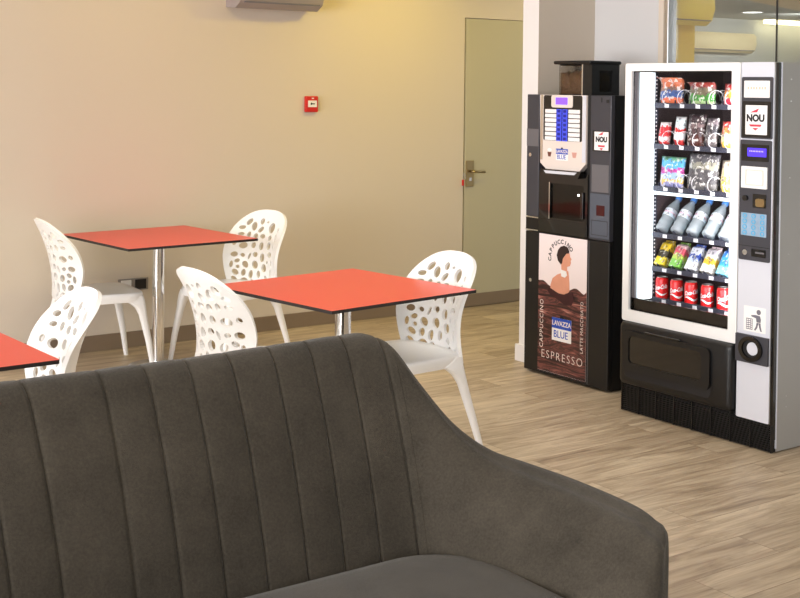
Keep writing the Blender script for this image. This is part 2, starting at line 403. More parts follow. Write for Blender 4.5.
# hall beyond the glass
struct(obj('wall_far_hall', B(((8.42, 11.2, 0), (18, 11.32, 2.6)), ((8.30, YB+.12, 0), (8.42, 11.32, 2.6))), M['hall_grey']))
struct(obj('wall_side_hall', B(((18, -3, 0), (18.1, 11.3, 2.6))), M['hall_grey']))
struct(obj('ceiling_hall', B(((XR+.12, -3, 2.6), (18, 11.3, 2.7))), M['hall_grey']))
bk = bmesh.new(); bmesh.ops.create_cube(bk, size=1)
dv = Vector((9.473-7.9, 7.093-6.473, 0)); ang = math.atan2(dv.y, dv.x)
bmesh.ops.scale(bk, vec=(2.6, .5, .25), verts=bk.verts)
bmesh.ops.transform(bk, matrix=Matrix.Translation((8.75+.15, 6.80-.24, 2.475)) @ Matrix.Rotation(ang, 4, 'Z'), verts=bk.verts)
struct(obj('trim_3', bk, M['wall']))

# ------------------------------------------------------------------ wall fittings
def air_con(name, label, x0, x1, yw, z0, z1, m, dep=.23, slot=True, group='air conditioners'):
    t = thing(name, label, 'air conditioner', ((x0+x1)/2, yw, z0))
    bm = bmesh.new(); h = z1-z0
    prof = [(0, z0+.01), (-dep*.55, z0), (-dep*.85, z0+h*.14), (-dep, z0+h*.45), (-dep*.96, z0+h*.85), (-dep*.8, z1), (0, z1)]
    loft([[(x, yw+a, b) for a, b in prof] for x in (x0, x0+.012, x1-.012, x1)], bm=bm)
    obj('casing', bm, m, t, smooth=True, angle=35)
    obj('outlet_flap', B(((x0+.03, yw-dep*.93, z0+h*.12), (x1-.03, yw-dep*.80, z0+h*.15))), M['grey_ink'], t)
    return t
air_con('air_conditioner', 'grey wall air conditioner at the top edge above the fire alarm', 3.90, 4.52, YB, 2.142, 2.42, M['ac_shaded'], .23)
air_con('air_conditioner', 'yellow-lit air conditioner behind the glass, the bigger one on the yellow wall', 7.58, 8.42, YB, 2.19, 2.5, M['yellow_lit'], .22)
air_con('air_conditioner', 'pale air conditioner seen through the glass at the far end, just above the vending machine', 12.55, 13.78, 11.2, 2.14, 2.40, M['pale'], .2)
t = thing('fire_alarm', 'small red fire alarm call point on the beige wall', 'fire alarm', (4.555, YB, 1.52))
obj('housing', B(((4.502, YB-.03, 1.466), (4.598, YB, 1.575)), bev=.006), M['alarm_red'], t)
obj('label_plate', B(((4.516, YB-.033, 1.50), (4.586, YB-.028, 1.545)), bev=.002), M['paper'], t, label='white press panel')
obj('press_symbol', B(((4.535, YB-.0345, 1.516), (4.546, YB-.033, 1.530)), ((4.546, YB-.0345, 1.519), (4.568, YB-.033, 1.526)), bev=.0004), M['ink'], t)
obj('indicator', B(((4.545, YB-.033, 1.556), (4.561, YB-.029, 1.564))), M['paper'], t)
t = thing('wall_socket', 'double wall socket with a dark half, low on the wall behind the far table', 'socket', (3.26, YB, .36))
obj('plate', B(((3.165, YB-.012, .355), (3.365, YB, .43)), bev=.003), M['dark_plate'], t)
obj('socket_insert', B(((3.18, YB-.016, .362), (3.25, YB-.011, .423)), bev=.003), M['white_plastic'], t)
obj('socket_insert', B(((3.275, YB-.016, .362), (3.35, YB-.011, .423)), bev=.003), M['ink'], t, label='black socket insert')
t = thing('key_bunch', 'keys with a red tag hanging beside the door handle', 'keys', (5.872, YB, .95))
obj('key_ring', tube([(5.885+.012*math.cos(a), YB-.025+.004*math.sin(2*a), .985+.025*math.sin(a)) for a in [2*PI*i/14 for i in range(14)]], .0025, 6, closed=True), M['steel'], t, smooth=True)
obj('red_tag', B(((5.862, YB-.03, .915), (5.882, YB-.022, .96)), bev=.004), M['alarm_red'], t, label='red key tag')

# ------------------------------------------------------------------ chairs
CW = .233; CZ0 = .44; CH = .44
def ell_from_photo():
    L = [(316,135,22,19,45),(396,133,13,22,10),(430,137,8,8,0),(458,175,22,36,30),(273,170,24,14,0),(349,165,18,30,15),(392,188,20,17,40),(499,183,6,17,30),
         (268,212,22,12,0),(318,220,13,20,0),(361,232,15,20,0),(405,233,18,16,0),(452,243,13,20,30),(491,238,7,26,0),(225,270,15,16,0),(282,290,30,22,0),(348,292,15,22,0),(398,300,15,28,0),(447,297,15,27,15),(478,303,4,22,0),
         (220,345,26,18,0),(276,355,17,13,-15),(320,365,8,24,-20),(358,355,17,18,0),(406,377,16,30,10),(456,354,14,20,0),(198,410,13,24,-10),(241,390,20,14,20),(296,420,25,23,-40),(246,431,14,13,0),
         (360,425,22,26,-40),(441,405,8,12,0),(470,410,6,22,0),(420,448,18,28,-20),(228,466,27,20,-30),(284,475,17,26,-20),(333,490,17,35,-10),(384,490,12,26,0),(430,512,14,18,-30),(464,480,7,32,0),
         (217,514,27,18,-40),(288,540,28,26,0),(345,568,19,16,-40),(390,555,17,18,-30),(472,560,7,30,-10),(437,573,12,24,0),(390,598,15,9,-20)]
    out = []
    for x, y, rx, ry, rot in L:
        if y <= 200: l = lerp(205, 170, (y-100)/100)
        elif y <= 350: l = lerp(170, 128, (y-200)/150)
        else: l = 129
        r = 548 if y < 200 else lerp(548, 512, min(1, (y-200)/350))
        def inv(xx):
            X = (xx-l)/(r-l)*.280-.213
            X = min(X, .0668)
            return (.140-math.sqrt(max(1e-6, .0196-.292*X)))/.146
        yb = 548+(x-130)*.15; yt = 50+(x-380)*.05
        v = (yb-y)/(yb-yt)
        a = inv(x); da = (inv(min(x+4, r-2))-inv(x-4))/8
        a = -(a+.2)/.55*.72
        out.append([max(-.8, min(.8, a)), v, max(.03, min(.13, rx*da*1.25)), ry/(yb-yt), -rot])
    return out
def half_w(v):
    s = lerp(.93, 1, min(1, v/.4))
    if v > .52: s *= max(0, 1-((v-.52)/.48)**2.7)**(1/2.6)
    return s
def back_pt(a, v):
    y = -.225-.02*v-.095*v**2.4
    y += (.055+.045*math.sin(PI*min(1, v*1.1)))*a*a
    return Vector((a*CW*(1-.04*a*a), y, CZ0-.03+(CH+.03)*v - (.0)*a*a))
def chair_back():
    """sheet with oval holes (constrained triangulation), bent to the shell, then thickened"""
    out = []
    n = 26
    for i in range(n): out.append((-half_w(i/n*.52), i/n*.52))
    tp = []
    for i in range(41):
        th = PI*i/40; c, s = math.cos(th), math.sin(th)
        tp.append((-(abs(c)**(2/2.6))*(1 if c > 0 else -1), .52+.48*(abs(s)**(2/2.7))))
    out += tp
    for i in range(n-1, -1, -1): out.append((half_w(i/n*.52), i/n*.52))
    rim = .085
    ells = []
    for a, v, ra, rv, rot in ell_from_photo():
        v = max(.07, v)
        for q in range(6):
            if math.hypot(a/ (half_w(max(v, .01))+1e-3), 0) > .86: a *= .95
        ells.append((a, v, max(.016, ra), max(.011, rv), math.radians(rot)))
    S = CH/CW   # metric ratio of v to a
    # shrink ellipses until they no longer touch
    for k in range(40):
        ch = False
        for i in range(len(ells)):
            for j in range(i):
                A, Bq = ells[i], ells[j]
                dx, dy = (Bq[0]-A[0]), (Bq[1]-A[1])*S
                dd = math.hypot(dx, dy); th = math.atan2(dy, dx)
                def rad(E):
                    rx, ry = E[2], E[3]*S; q = th-E[4]
                    return rx*ry/math.sqrt((ry*math.cos(q))**2+(rx*math.sin(q))**2)
                if rad(A)+rad(Bq) > dd-.03:
                    ells[i] = (A[0], A[1], A[2]*.96, A[3]*.96, A[4]); ells[j] = (Bq[0], Bq[1], Bq[2]*.96, Bq[3]*.96, Bq[4]); ch = True
        if not ch: break
    vs = [Vector((a, v*S)) for a, v in out]; ed = [(i, (i+1) % len(out)) for i in range(len(out))]
    for a, v, ra, rv, rot in ells:
        k0 = len(vs); m_ = 16
        for i in range(m_):
            t_ = 2*PI*i/m_; x, y = ra*math.cos(t_), rv*S*math.sin(t_)
            vs.append(Vector((a+x*math.cos(rot)-y*math.sin(rot), v*S+x*math.sin(rot)+y*math.cos(rot))))
        ed += [(k0+i, k0+(i+1) % m_) for i in range(m_)]
    def inside(p, g=1.0):
        for a, v, ra, rv, rot in ells:
            x, y = p[0]-a, p[1]-v*S
            X, Y = x*math.cos(rot)+y*math.sin(rot), -x*math.sin(rot)+y*math.cos(rot)
            if (X/(ra*g))**2+(Y/(rv*S*g))**2 < 1: return True
        return False
    st = .075
    y = st*.6
    row = 0
    while y < S:
        x = -1+(.5*st if row % 2 else 0)
        while x < 1:
            if abs(x) < half_w(y/S)-.03 and not inside((x, y), 1.25): vs.append(Vector((x, y)))
            x += st
        y += st*.87; row += 1
    r = geometry.delaunay_2d_cdt(vs, ed, [], 1, 1e-5)
    bm = bmesh.new()
    bv = [bm.verts.new(back_pt(p[0], p[1]/S)) for p in r[0]]
    for f in r[2]:
        c = sum((Vector(r[0][i]) for i in f), Vector((0, 0)))/len(f)
        if inside(c): continue
        if abs(c[0]) > half_w(min(1, c[1]/S))+.02: continue
        try: bm.faces.new([bv[i] for i in f])
        except ValueError: pass
    for v in [v for v in bm.verts if not v.link_faces]: bm.verts.remove(v)
    bmesh.ops.recalc_face_normals(bm, faces=bm.faces)
    bm.faces.ensure_lookup_table()
    if sum((f.normal for f in bm.faces), Vector()).y < 0: bmesh.ops.reverse_faces(bm, faces=bm.faces)
    bm.normal_update()
    # thickness
    nrm = {v: v.normal.copy() for v in bm.verts}
    th = .017
    front = {v: v for v in bm.verts}; fl = bm.faces[:]; vl = bm.verts[:]; bl = [e for e in bm.edges if len(e.link_faces) == 1]
    bnd = [(e.link_faces[0], e.verts[:]) for e in bl]
    rear = {v: bm.verts.new(v.co-nrm[v]*th) for v in vl}
    for f in fl: bm.faces.new([rear[v] for v in reversed(f.verts)])
    for f, (p, q) in bnd:
        lp = [l.vert for l in f.loops]; i = lp.index(p)
        if lp[(i+1) % len(lp)] != q: p, q = q, p
        bm.faces.new((q, p, rear[p], rear[q]))
    return bm
def seat_bm():
    bm = bmesh.new(); nx, N = 12, 44
    def contour(s, z, dip=0):
        pts = []
        for i in range(N):
            t = 2*PI*i/N; c, sn = math.cos(t), math.sin(t)
            e = 2/5
            x = .235*s*(abs(c)**e)*(1 if c >= 0 else -1); y = .225*s*(abs(sn)**e)*(1 if sn >= 0 else -1)
            w = 1-.05*(y+.2)/.4*(-1)
            pts.append(Vector((x*lerp(.93, 1.03, (y+.225)/.45), y, z-dip)))
        return pts
    secs = [contour(.92, .404), contour(.985, .40), contour(.995, .416), contour(1, .436), contour(.985, .448), contour(.95, .452), contour(.8, .446), contour(.55, .440), contour(.25, .438), contour(.02, .437)]
    rings = [[bm.verts.new(p) for p in s] for s in secs]
    for a, b in zip(rings, rings[1:]):
        for k in range(N): bm.faces.new((a[k], a[(k+1) % N], b[(k+1) % N], b[k]))
    bm.faces.new(rings[-1])
    under = [[bm.verts.new(p) for p in contour(s, z)] for s, z in ((.88, .424), (.02, .424))]
    for a, b in ((rings[0], under[0]), (under[0], under[1])):
        for k in range(N): bm.faces.new((a[(k+1) % N], a[k], b[k], b[(k+1) % N]))
    bm.faces.new(under[1][::-1])
    return bm
def leg_bm(sx, front):
    if front: pts = [((.19*sx, .215-.055, .43), .06, .10), ((.20*sx, .215-.06, .405), .056, .12), ((.203*sx, .218-.043, .385), .054, .086), ((.206*sx, .221-.031, .362), .048, .062), ((.209*sx, .226-.023, .32), .042, .046), ((.22*sx, .235, .17), .034, .036), ((.23*sx, .262, 0), .026, .026)]
    else: pts = [((.205*sx, -.165, .442), .030, .046), ((.205*sx, -.192+.06, .405), .046, .12), ((.208*sx, -.195+.044, .385), .046, .088), ((.211*sx, -.200+.032, .362), .044, .064), ((.214*sx, -.211+.023, .32), .04, .046), ((.226*sx, -.236, .17), .034, .036), ((.236*sx, -.29, 0), .026, .026)]
    return loft([[(p[0]+a, p[1]+b, p[2]) for a, b in rrect(w, h, min(w, h)*.4, 3)] for p, w, h in pts])
ch0 = None
def make_chair(label, x, y, rz):
    t = thing('perforated_chair', label, 'chair', (0, 0, 0), 0, None)
    o = obj('backrest', chair_back(), M['white_plastic'], t, smooth=True, local=True, angle=50)
    obj('seat', seat_bm(), M['white_plastic'], t, smooth=True, local=True, angle=60)
    for sx in (-1, 1):
        for f in (True, False): obj('leg', leg_bm(sx, f), M['white_plastic'], t, smooth=True, local=True, angle=50)
    t.location = (x, y, 0); t.rotation_euler = (0, 0, rz)
    return t
def dup(root, loc, rz, label):
    r = root.copy(); C.objects.link(r); r.location = loc; r.rotation_euler = (0, 0, rz); r['label'] = label
    for chd in list(root.children):
        c = chd.copy(); C.objects.link(c); c.parent = r
    return r
CHAIRS = [('white perforated chair right of the middle red table, one rear leg clear on the floor', 3.35, 4.635, math.radians(90+2)),
          ('white perforated chair at the right corner of the far red table, by the wall', 3.58, 6.69, math.radians(90+15)),
          ('white perforated chair at the left of the far red table, seen side-on', 2.86, 6.97, math.radians(-90-4)),
          ('white perforated chair left of the nearer red table, behind the sofa back', 2.725, 4.84, math.radians(-90+4)),
          ('white perforated chair at the red table cut by the left edge, nearest the camera', 1.50, 4.54, math.radians(90-4))]
proto = None
for lab, x, y, rz in CHAIRS:
    if proto is None: proto = make_chair(lab, x, y, rz)
    else: dup(proto, (x, y, 0), rz, lab)
for o in C.objects:
    if o.name.startswith('perforated_chair'): o['group'] = 'white perforated chairs around the red tables'

# ------------------------------------------------------------------ tables
def table(label, x, y, rz, w):
    t = thing('cafe_table', label, 'table', (x, y, 0), rz, 'red cafe tables')
    h = w/2; bm = bmesh.new()
    loft([[(a, b, z) for a, b in rrect(w, w, .006, 2)] for z in (.745, .7585)], bm=bm)
    tp = obj('tabletop', bm, [M['black_edge'], M['red']], t, local=True)
    for p in tp.data.polygons:
        if p.normal.z > .5: p.material_index = 1
    # thin red laminate face above the black core is the same slab
    obj('pole', lathe([(0, .012), (.036, .012), (.036, .74), (0, .74)], 32), M['chrome'], t, smooth=True, local=True, angle=40)
    obj('base_plate', lathe([(0, 0), (.17, 0), (.17, .006), (.15, .012), (.06, .02), (0, .02)], 40), M['steel'], t, smooth=True, local=True, angle=40)
    obj('mounting_plate', B(((-.12, -.12, .737), (.12, .12, .745))), M['black'], t, local=True)
    return t
table('red square table farthest back, against the wall', 3.169, 6.802, .0757, .8335)
table('red square table in the middle, nearer than the one by the wall', 3.063, 4.672, .1293, .8335)
table('red table at the left edge, only its corner in view', 1.062, 4.335, .03, .8335)

# ------------------------------------------------------------------ sofa
def catmull(P, t):
    n = len(P)-1; i = min(int(t), n-1); f = t-i
    p0, p1, p2, p3 = P[max(i-1, 0)], P[i], P[i+1], P[min(i+2, n)]
    return tuple(.5*((2*b)+(-a+c)*f+(2*a-5*b+4*c-d_)*f*f+(-a+3*b-3*c+d_)*f**3) for a, b, c, d_ in zip(p0, p1, p2, p3))
SC = 1.15   # sofa centre line
half = [  # base x, base y, top x, top y, top z
    (SC, 2.595, SC+.01, 2.955, .958), (1.40, 2.595, 1.425, 2.957, .958), (1.507, 2.595, 1.54, 2.96, .960), (1.621, 2.6, 1.67, 2.965, .961), (1.73, 2.603, 1.79, 2.97, .962), (1.838, 2.603, 1.905, 2.975, .963),
    (1.92, 2.595, 1.99, 2.972, .960), (1.965, 2.565, 2.055, 2.935, .928), (1.99, 2.51, 2.098, 2.85, .838), (2.005, 2.44, 2.142, 2.735, .742), (2.018, 2.36, 2.20, 2.64, .684), (2.028, 2.28, 2.262, 2.55, .660),
    (2.037, 2.20, 2.302, 2.43, .647), (2.045, 2.10, 2.324, 2.30, .635), (2.050, 2.02, 2.334, 2.19, .623), (2.053, 1.985, 2.334, 2.13, .607)]
SEAM = [1.507-.1105*k for k in range(0, 4)] + [1.621, 1.73, 1.838, 1.943]
SEAM += [2*SC-s for s in SEAM if s > SC+.03]
def section(bx, by, tx, ty, H):
    dx, dy = tx-bx, ty-by
    key = [(-.02, .30), (0, .40), (.14, .40+.30*(H-.4)), (.36, .40+.63*(H-.4)), (.60, .40+.90*(H-.4)), (.72, H-.012), (.82, H), (.92, H-.010), (.985, H-.04), (1.0, H-.10), (.99, .42), (.95, .17)]
    P = [(bx+dx*a, by+dy*a, z) for a, z in key]
    s = [catmull(P, i*(len(P)-1)/46) for i in range(47)]
    return s
def sofa():
    t = thing('sofa', 'dark grey velvet sofa with a channel-tufted back in the foreground', 'sofa', (SC, 2.4, 0))
    # stations, finely spaced over the channelled back
    right = []
    n = len(half)-1; T = 0
    while T < n:
        right.append(catmull(half, T)); T += .02 if T < 7.2 else .16
    right.append(half[-1])
    left = [(2*SC-a, b, 2*SC-c, d_, e) for a, b, c, d_, e in right[1:]][::-1]
    st = left+right
    secs = [section(*s) for s in st]
    # rounded front ends of the arms: shrink the section towards its own centre line while moving forward
    def ends(s, sgn):
        res = []
        cx = sum(p[0] for p in s)/len(s); 
        for k in (1, 2, 3, 4):
            a = k/4*PI/2; sc = lerp(.0, 1, math.cos(a)) if k < 4 else .0
            q = .62+.38*math.cos(a)
            res.append([(lerp(cx, p[0], q), p[1]-.055*math.sin(a), lerp(.40, p[2], .80+.20*math.cos(a)) if p[2] > .40 else p[2]) for p in s])
        return res
    e1 = ends(secs[-1], 1); e0 = ends(secs[0], 1)
    secs = e0[::-1]+secs+e1
    bm = bmesh.new(); rings = [[bm.verts.new(p) for p in s] for s in secs]; m = len(rings[0])
    for a, b in zip(rings, rings[1:]):
        for k in range(m-1): bm.faces.new((a[k], b[k], b[k+1], a[k+1]))
        bm.faces.new((a[m-1], b[m-1], b[0], a[0]))
    bm.faces.new(rings[0]); bm.faces.new(rings[-1][::-1])
    bmesh.ops.recalc_face_normals(bm, faces=bm.faces); bm.normal_update()
    off = len(e0); mv = []
    for i, s in enumerate(st):
        bx, by = s[0], s[1]
        g = 0
        if 2*SC-1.96 < bx < 1.96 and by > 2.5:
            dd = min(abs(bx-q) for q in SEAM)
            near = sorted(SEAM, key=lambda q: abs(bx-q))
            g = -.006*math.exp(-(dd/.0035)**2)+.0030*(1-math.exp(-(dd/.022)**2))
        for k in range(m):
            f = k/(m-1)
            wgt = 0 if f < .06 else max(0, min(1, (.66-f)/.22))
            if g and wgt: mv.append((rings[off+i][k], rings[off+i][k].normal*g*wgt))
    for v, d_ in mv: v.co += d_
    obj('backrest_and_arms', bm, M['sofa'], t, smooth=True, angle=70)
    # seat cushion
    b2 = bmesh.new(); N = 96; secs2 = []
    x0, x1, y0, y1 = 2*SC-2.075, 2.075, 1.93, 2.612
    for k, (ins, z) in enumerate(((.03, .24), (0, .27), (0, .40), (.004, .425), (.016, .446), (.035, .459), (.07, .466), (.13, .470), (.22, .473), (.30, .474))):
        w_, h_ = (x1-x0)-2*ins, (y1-y0)-2*ins
        ring = rrect(w_, h_, min(.20-ins*.3, h_/2-.01), 10)
        secs2.append([((x0+x1)/2+a, (y0+y1)/2+b, z) for a, b in ring])
    loft(secs2, bm=b2)
    obj('seat_cushion', b2, M['sofa'], t, smooth=True, angle=60)
    obj('base_frame', B(((2*SC-2.20, 2.02, .15), (2.20, 2.88, .30)), bev=.02), M['sofa'], t)
    for x in (2*SC-2.1, 2.1):
        for y in (2.08, 2.80):
            obj('leg', lathe([(0, 0), (.016, 0), (.026, .16), (0, .16)], 16, (x, y, 0)), M['black_wood'], t, smooth=True, angle=40)
sofa()

# ------------------------------------------------------------------ vending machine
VX, VY0, VY1, VH = 4.7265, 3.650, 4.598, 1.78
V = thing('vending_machine', 'tall silver snack and drink vending machine with a lit glass front', 'vending machine', (5.1, 4.12, 0))
# cabinet shell: walls only, so the compartment is hollow
CX = VX+.032
shell = bmesh.new()
box(shell, (CX, VY0, .006), (5.49, VY0+.02, VH)); box(shell, (CX, VY1-.02, .02), (5.49, VY1, VH))
box(shell, (CX, VY0+.02, VH-.02), (5.49, VY1-.02, VH)); box(shell, (5.47, VY0+.02, .02), (5.49, VY1-.02, VH-.02)); box(shell, (CX, VY0+.02, .02), (5.47, VY1-.02, .06))
obj('cabinet', shell, M['side_grey'], V)
obj('cabinet_edge', B(((CX-.006, VY0-.001, .02), (CX, VY0+.008, VH))), M['silver'], V, label='bright cabinet edge strip')
for x_ in (.06, .4):
    for z in (.2, .25, .9, 1.25, 1.6, 1.7):
        obj('rivet', B(((CX+x_, VY0-.003, z), (CX+x_+.006, VY0+.002, z+.006)), bev=.0015), M['steel'], V)
lin = bmesh.new()
box(lin, (5.40, 3.87, .52), (5.41, 4.53, 1.75)); box(lin, (CX, 3.87, .505), (5.41, 4.53, .52)); box(lin, (CX, 3.86, .5), (5.41, 3.87, 1.75)); box(lin, (4.86, 4.53, .5), (5.41, 4.54, 1.75)); box(lin, (CX, 3.87, 1.745), (5.41, 4.53, 1.755))
obj('compartment_lining', lin, M['interior'], V)
obj('light_panel', B(((VX+.034, 4.515, .575), (4.858, 4.53, 1.735))), M['light_panel'], V, label='glowing white light panel')
bm = bmesh.new()
for i in range(58): box(bm, (4.866, 4.512, .60+i*.0195), (4.871, 4.516, .607+i*.0195))
pr_ = obj('shelf_rail', B(((4.86, 4.516, .55), (4.885, 4.53, 1.74))), M['tray'], V)
obj('rail_slots', bm, M['tag'], pr_)
# door frame + glass
OUT = [(4.598, .462), (3.863, .474), (3.861, 1.782), (4.598, 1.777)]
INN = [(4.553, .524), (3.918, .520), (3.909, 1.742), (4.558, 1.740)]
fo = rr_yz(3.863, 4.598, .465, 1.78, .012, 4); fi = rr_yz(3.914, 4.555, .522, 1.741, .006, 4)
obj('door_frame', ring_plate(VX+.026, fo, fi, .026), M['white'], V)
obj('door_gasket', ring_plate(VX+.024, rr_yz(3.91, 4.559, .518, 1.745, .006), rr_yz(3.92, 4.549, .53, 1.735, .006), .008), M['gloss_black'], V)
obj('hinge_strip', B(((VX+.016, 4.527, .53), (VX+.022, 4.548, 1.735))), M['mid_grey'], V)
obj('glass_pane', B(((VX+.010, 3.914, .522), (VX+.014, 4.555, 1.741))), M['vglass'], V)
obj('lower_mask', B(((VX+.016, 3.92, .522), (VX+.022, 4.55, .585))), M['gloss_black'], V)
# right-hand control panel
obj('control_panel', fr(VX+.026, 3.672, 3.857, .13, 1.78, .006, .026), M['silver'], V)
obj('panel_side', B(((VX+.006, 3.6525, .06), (CX-.006, 3.671, 1.778))), M['gloss_black'], V)
obj('panel_edge', B(((VX+.002, 3.668, .13), (VX+.024, 3.672, 1.78))), M['steel'], V)
TRAY = {1: 1.567, 2: 1.358, 3: 1.143, 4: .905, 5: .731, 6: .572}
cp = obj('display_console', fr(VX, 3.675, 3.850, 1.428, 1.712, .008, .006), M['dark_grey'], V)
obj('info_screen', fr(VX-.006, 3.690, 3.834, 1.617, 1.695, .003, .002), M['paper'], cp, label='white information screen')
bm = bmesh.new()
for i, y in enumerate((3.81, 3.793, 3.778, 3.763, 3.745, 3.73, 3.715)): box(bm, (VX-.0088, y-.004, 1.655), (VX-.008, y+.004, 1.667))
obj('faint_marks', bm, M['tan_ink'], cp)
obj('sticker_pocket', fr(VX-.006, 3.682, 3.842, 1.435, 1.60, .004, .003), M['gloss_black'], cp)
obj('sticker', fr(VX-.009, 3.70, 3.822, 1.447, 1.582, .002, .001), M['paper'], cp, label='white sticker')
obj('sticker_lettering', on_front(text_bm('NOU', .044, bold=.0022), VX-.0105, 3.765, 1.522), M['ink'], cp)
def arc_marks(x, y, z, w, m, parent):
    obj('red_arrow', fplate(x, [(y+w*.45, z+.026), (y+w*.12, z+.036), (y-w*.28, z+.046), (y-w*.12, z+.028)], .0006), m, parent)
    obj('red_bar', fplate(x, [(y+w*.5, z-.028), (y-w*.5, z-.028), (y-w*.42, z-.038), (y+w*.42, z-.038)], .0006), m, parent)
    obj('red_bar', fplate(x, [(y+w*.25, z-.044), (y-w*.25, z-.044), (y, z-.056)], .0006), m, parent)
arc_marks(VX-.0102, 3.765, 1.522, .07, M['red_ink'], cp)
lp = obj('payment_console', fr(VX, 3.677, 3.852, .866, 1.422, .008, .006), M['dark_grey'], V)
obj('display_bezel', fr(VX-.006, 3.69, 3.842, 1.325, 1.402, .004, .003), M['gloss_black'], lp)
obj('display', fr(VX-.009, 3.701, 3.808, 1.346, 1.386, .002, .001), M['lcd_blue'], lp, label='glowing violet-blue display')
bm = bmesh.new()
for i in range(9): box(bm, (VX-.0106, 3.795-.009*i-.004, 1.368), (VX-.0101, 3.795-.009*i, 1.374))
obj('display_text', bm, M['white_ink'], lp)
rd = obj('card_reader', fr(VX-.006, 3.694, 3.84, 1.20, 1.30, .004, .006), M['white'], lp, label='white square card reader')
obj('reader_pad', ring_plate(VX-.012, rr_yz(3.712, 3.815, 1.213, 1.287, .006), rr_yz(3.718, 3.809, 1.219, 1.281, .004), .004), M['cream'], lp)
obj('return_knob', disc_front(VX-.006, 3.813, 1.153, .013, .014), M['gloss_black'], lp)
obj('coin_recess', fr(VX-.006, 3.70, 3.775, 1.112, 1.175, .004, .002), M['gloss_black'], lp)
obj('coin_funnel', fr(VX-.008, 3.702, 3.752, 1.118, 1.155, .010, .010), M['bronze'], lp, label='bronze coin funnel')
kp = obj('keypad', fr(VX-.006, 3.696, 3.840, .98, 1.085, .003, .002), M['keypad'], lp)
for r_ in range(4):
    for c_ in range(3):
        y, z = 3.818-.050*c_, 1.072-.026*r_
        o = [(y+.012*math.cos(2*PI*i/16), z+.011*math.sin(2*PI*i/16)) for i in range(16)]; q = [(y+.008*math.cos(2*PI*i/16), z+.0072*math.sin(2*PI*i/16)) for i in range(16)]
        obj('key', ring_plate(VX-.008, o, q, .0015), M['key_ring'], kp)
obj('key_lock', disc_front(VX-.006, 3.811, .902, .013, .008), M['chrome'], lp)
obj('bottom_divider', B(((VX-.0065, 3.677, .931), (VX-.0055, 3.852, .934))), M['ink'], lp)
obj('coin_slot', fr(VX-.006, 3.697, 3.778, .886, .922, .004, .002), M['gloss_black'], lp)
obj('slot_flap', B(((VX-.0095, 3.705, .902), (VX-.0075, 3.755, .91))), M['mid_grey'], lp)
# litter pictogram
st_ = obj('litter_sticker', fr(VX, 3.696, 3.82, .538, .654, .003, .001), M['paper'], V, label='white litter-bin sticker')
pg = bmesh.new(); px = VX-.001
fplate(px, [(3.735+.012*math.cos(2*PI*i/14), .632+.012*math.sin(2*PI*i/14)) for i in range(14)], .0006, pg)
fplate(px, [(3.752, .618), (3.728, .616), (3.722, .600), (3.724, .585), (3.746, .585), (3.75, .603), (3.775, .608), (3.778, .614)], .0006, pg)
fplate(px, [(3.746, .583), (3.735, .583), (3.742, .560), (3.752, .546), (3.760, .548), (3.750, .565)], .0006, pg)
fplate(px, [(3.736, .583), (3.724, .583), (3.722, .566), (3.716, .546), (3.724, .546), (3.731, .562)], .0006, pg)
obj('person_pictogram', pg, M['grey_ink'], st_)
bn = bmesh.new()
for i in range(6): box(bn, (px-.0006, 3.770, .547+.0095*i), (px, 3.805-.001*i*0, .5505+.0095*i))
for y in (3.77, 3.781, 3.793, 3.804): box(bn, (px-.0007, y-.001, .547), (px, y+.001, .598))
obj('basket_pictogram', bn, M['grey_ink'], st_)
# cup waste opening
wp = obj('waste_plate', fr(VX, 3.674, 3.858, .393, .522, .004, .012), M['dark_grey'], V)
def cring(x, y, z, ro, ri, dep, n=32, k=.88):
    return ring_plate(x, [(y+ro*math.cos(2*PI*i/n), z+k*ro*math.sin(2*PI*i/n)) for i in range(n)], [(y+ri*math.cos(2*PI*i/n), z+k*ri*math.sin(2*PI*i/n)) for i in range(n)], dep)
obj('waste_collar', cring(VX-.012, 3.766, .460, .066, .046, .012), M['gloss_black'], wp)
obj('waste_hole', disc_front(VX-.012, 3.766, .460, .046, .001, 28, .0405), M['ink'], wp)
obj('waste_flap', disc_front(VX-.013, 3.757, .462, .031, .003, 24, .030), M['silver'], wp, label='bright inner flap')
# delivery hatch
dl = bmesh.new()
loft([[(x, y, z) for y, z in rr_yz(3.866+i_, 4.592-i_, .145+i_, .462-i_*.6, .02, 4)] for x, i_ in ((CX, .0), (VX-.008, .0), (VX-.022, .008), (VX-.028, .024))], bm=dl)
dh = obj('delivery_housing', dl, M['black'], V, smooth=True, angle=40)
obj('hatch_recess', fr(VX-.028, 3.985, 4.548, .185, .40, .03, .001), M['ink'], dh)
obj('hatch_flap', ring_plate(VX-.024, rr_yz(3.985, 4.548, .225, .425, .03, 5), rr_yz(4.035, 4.51, .262, .40, .025, 5), .018), M['black'], dh)
obj('hatch_window', fr(VX-.024, 4.03, 4.515, .258, .405, .025, .012), M['gloss_black'], dh)
obj('hatch_handle', B(((VX-.045, 4.17, .426), (VX-.028, 4.40, .437)), bev=.004), M['gloss_black'], dh)
# ventilation grille
gr = bmesh.new(); box(gr, (VX+.012, VY0+.006, .004), (CX, VY1-.004, .13)); box(gr, (VX+.012, 3.866, .13), (CX, VY1-.004, .157))
gp = obj('grille', gr, M['ink'], V)
sl = bmesh.new()
for i in range(12): box(sl, (VX-.002, VY0+.006, .006+.0101*i), (VX+.012, VY1-.004, .0105+.0101*i))
for i in range(9): box(sl, (VX-.005, VY1-.012-.1165*i-.003, .004), (VX+.012, VY1-.012-.1165*i+.003, .157 if i < 7 else .127))
for z in (.130, .140, .150): box(sl, (VX-.002, 3.87, z), (VX+.012, VY1-.004, z+.0035))
obj('grille_slats', sl, M['black'], gp)
obj('plinth', B(((VX+.02, VY0+.02, 0), (5.45, VY1-.02, .03))), M['ink'], V)
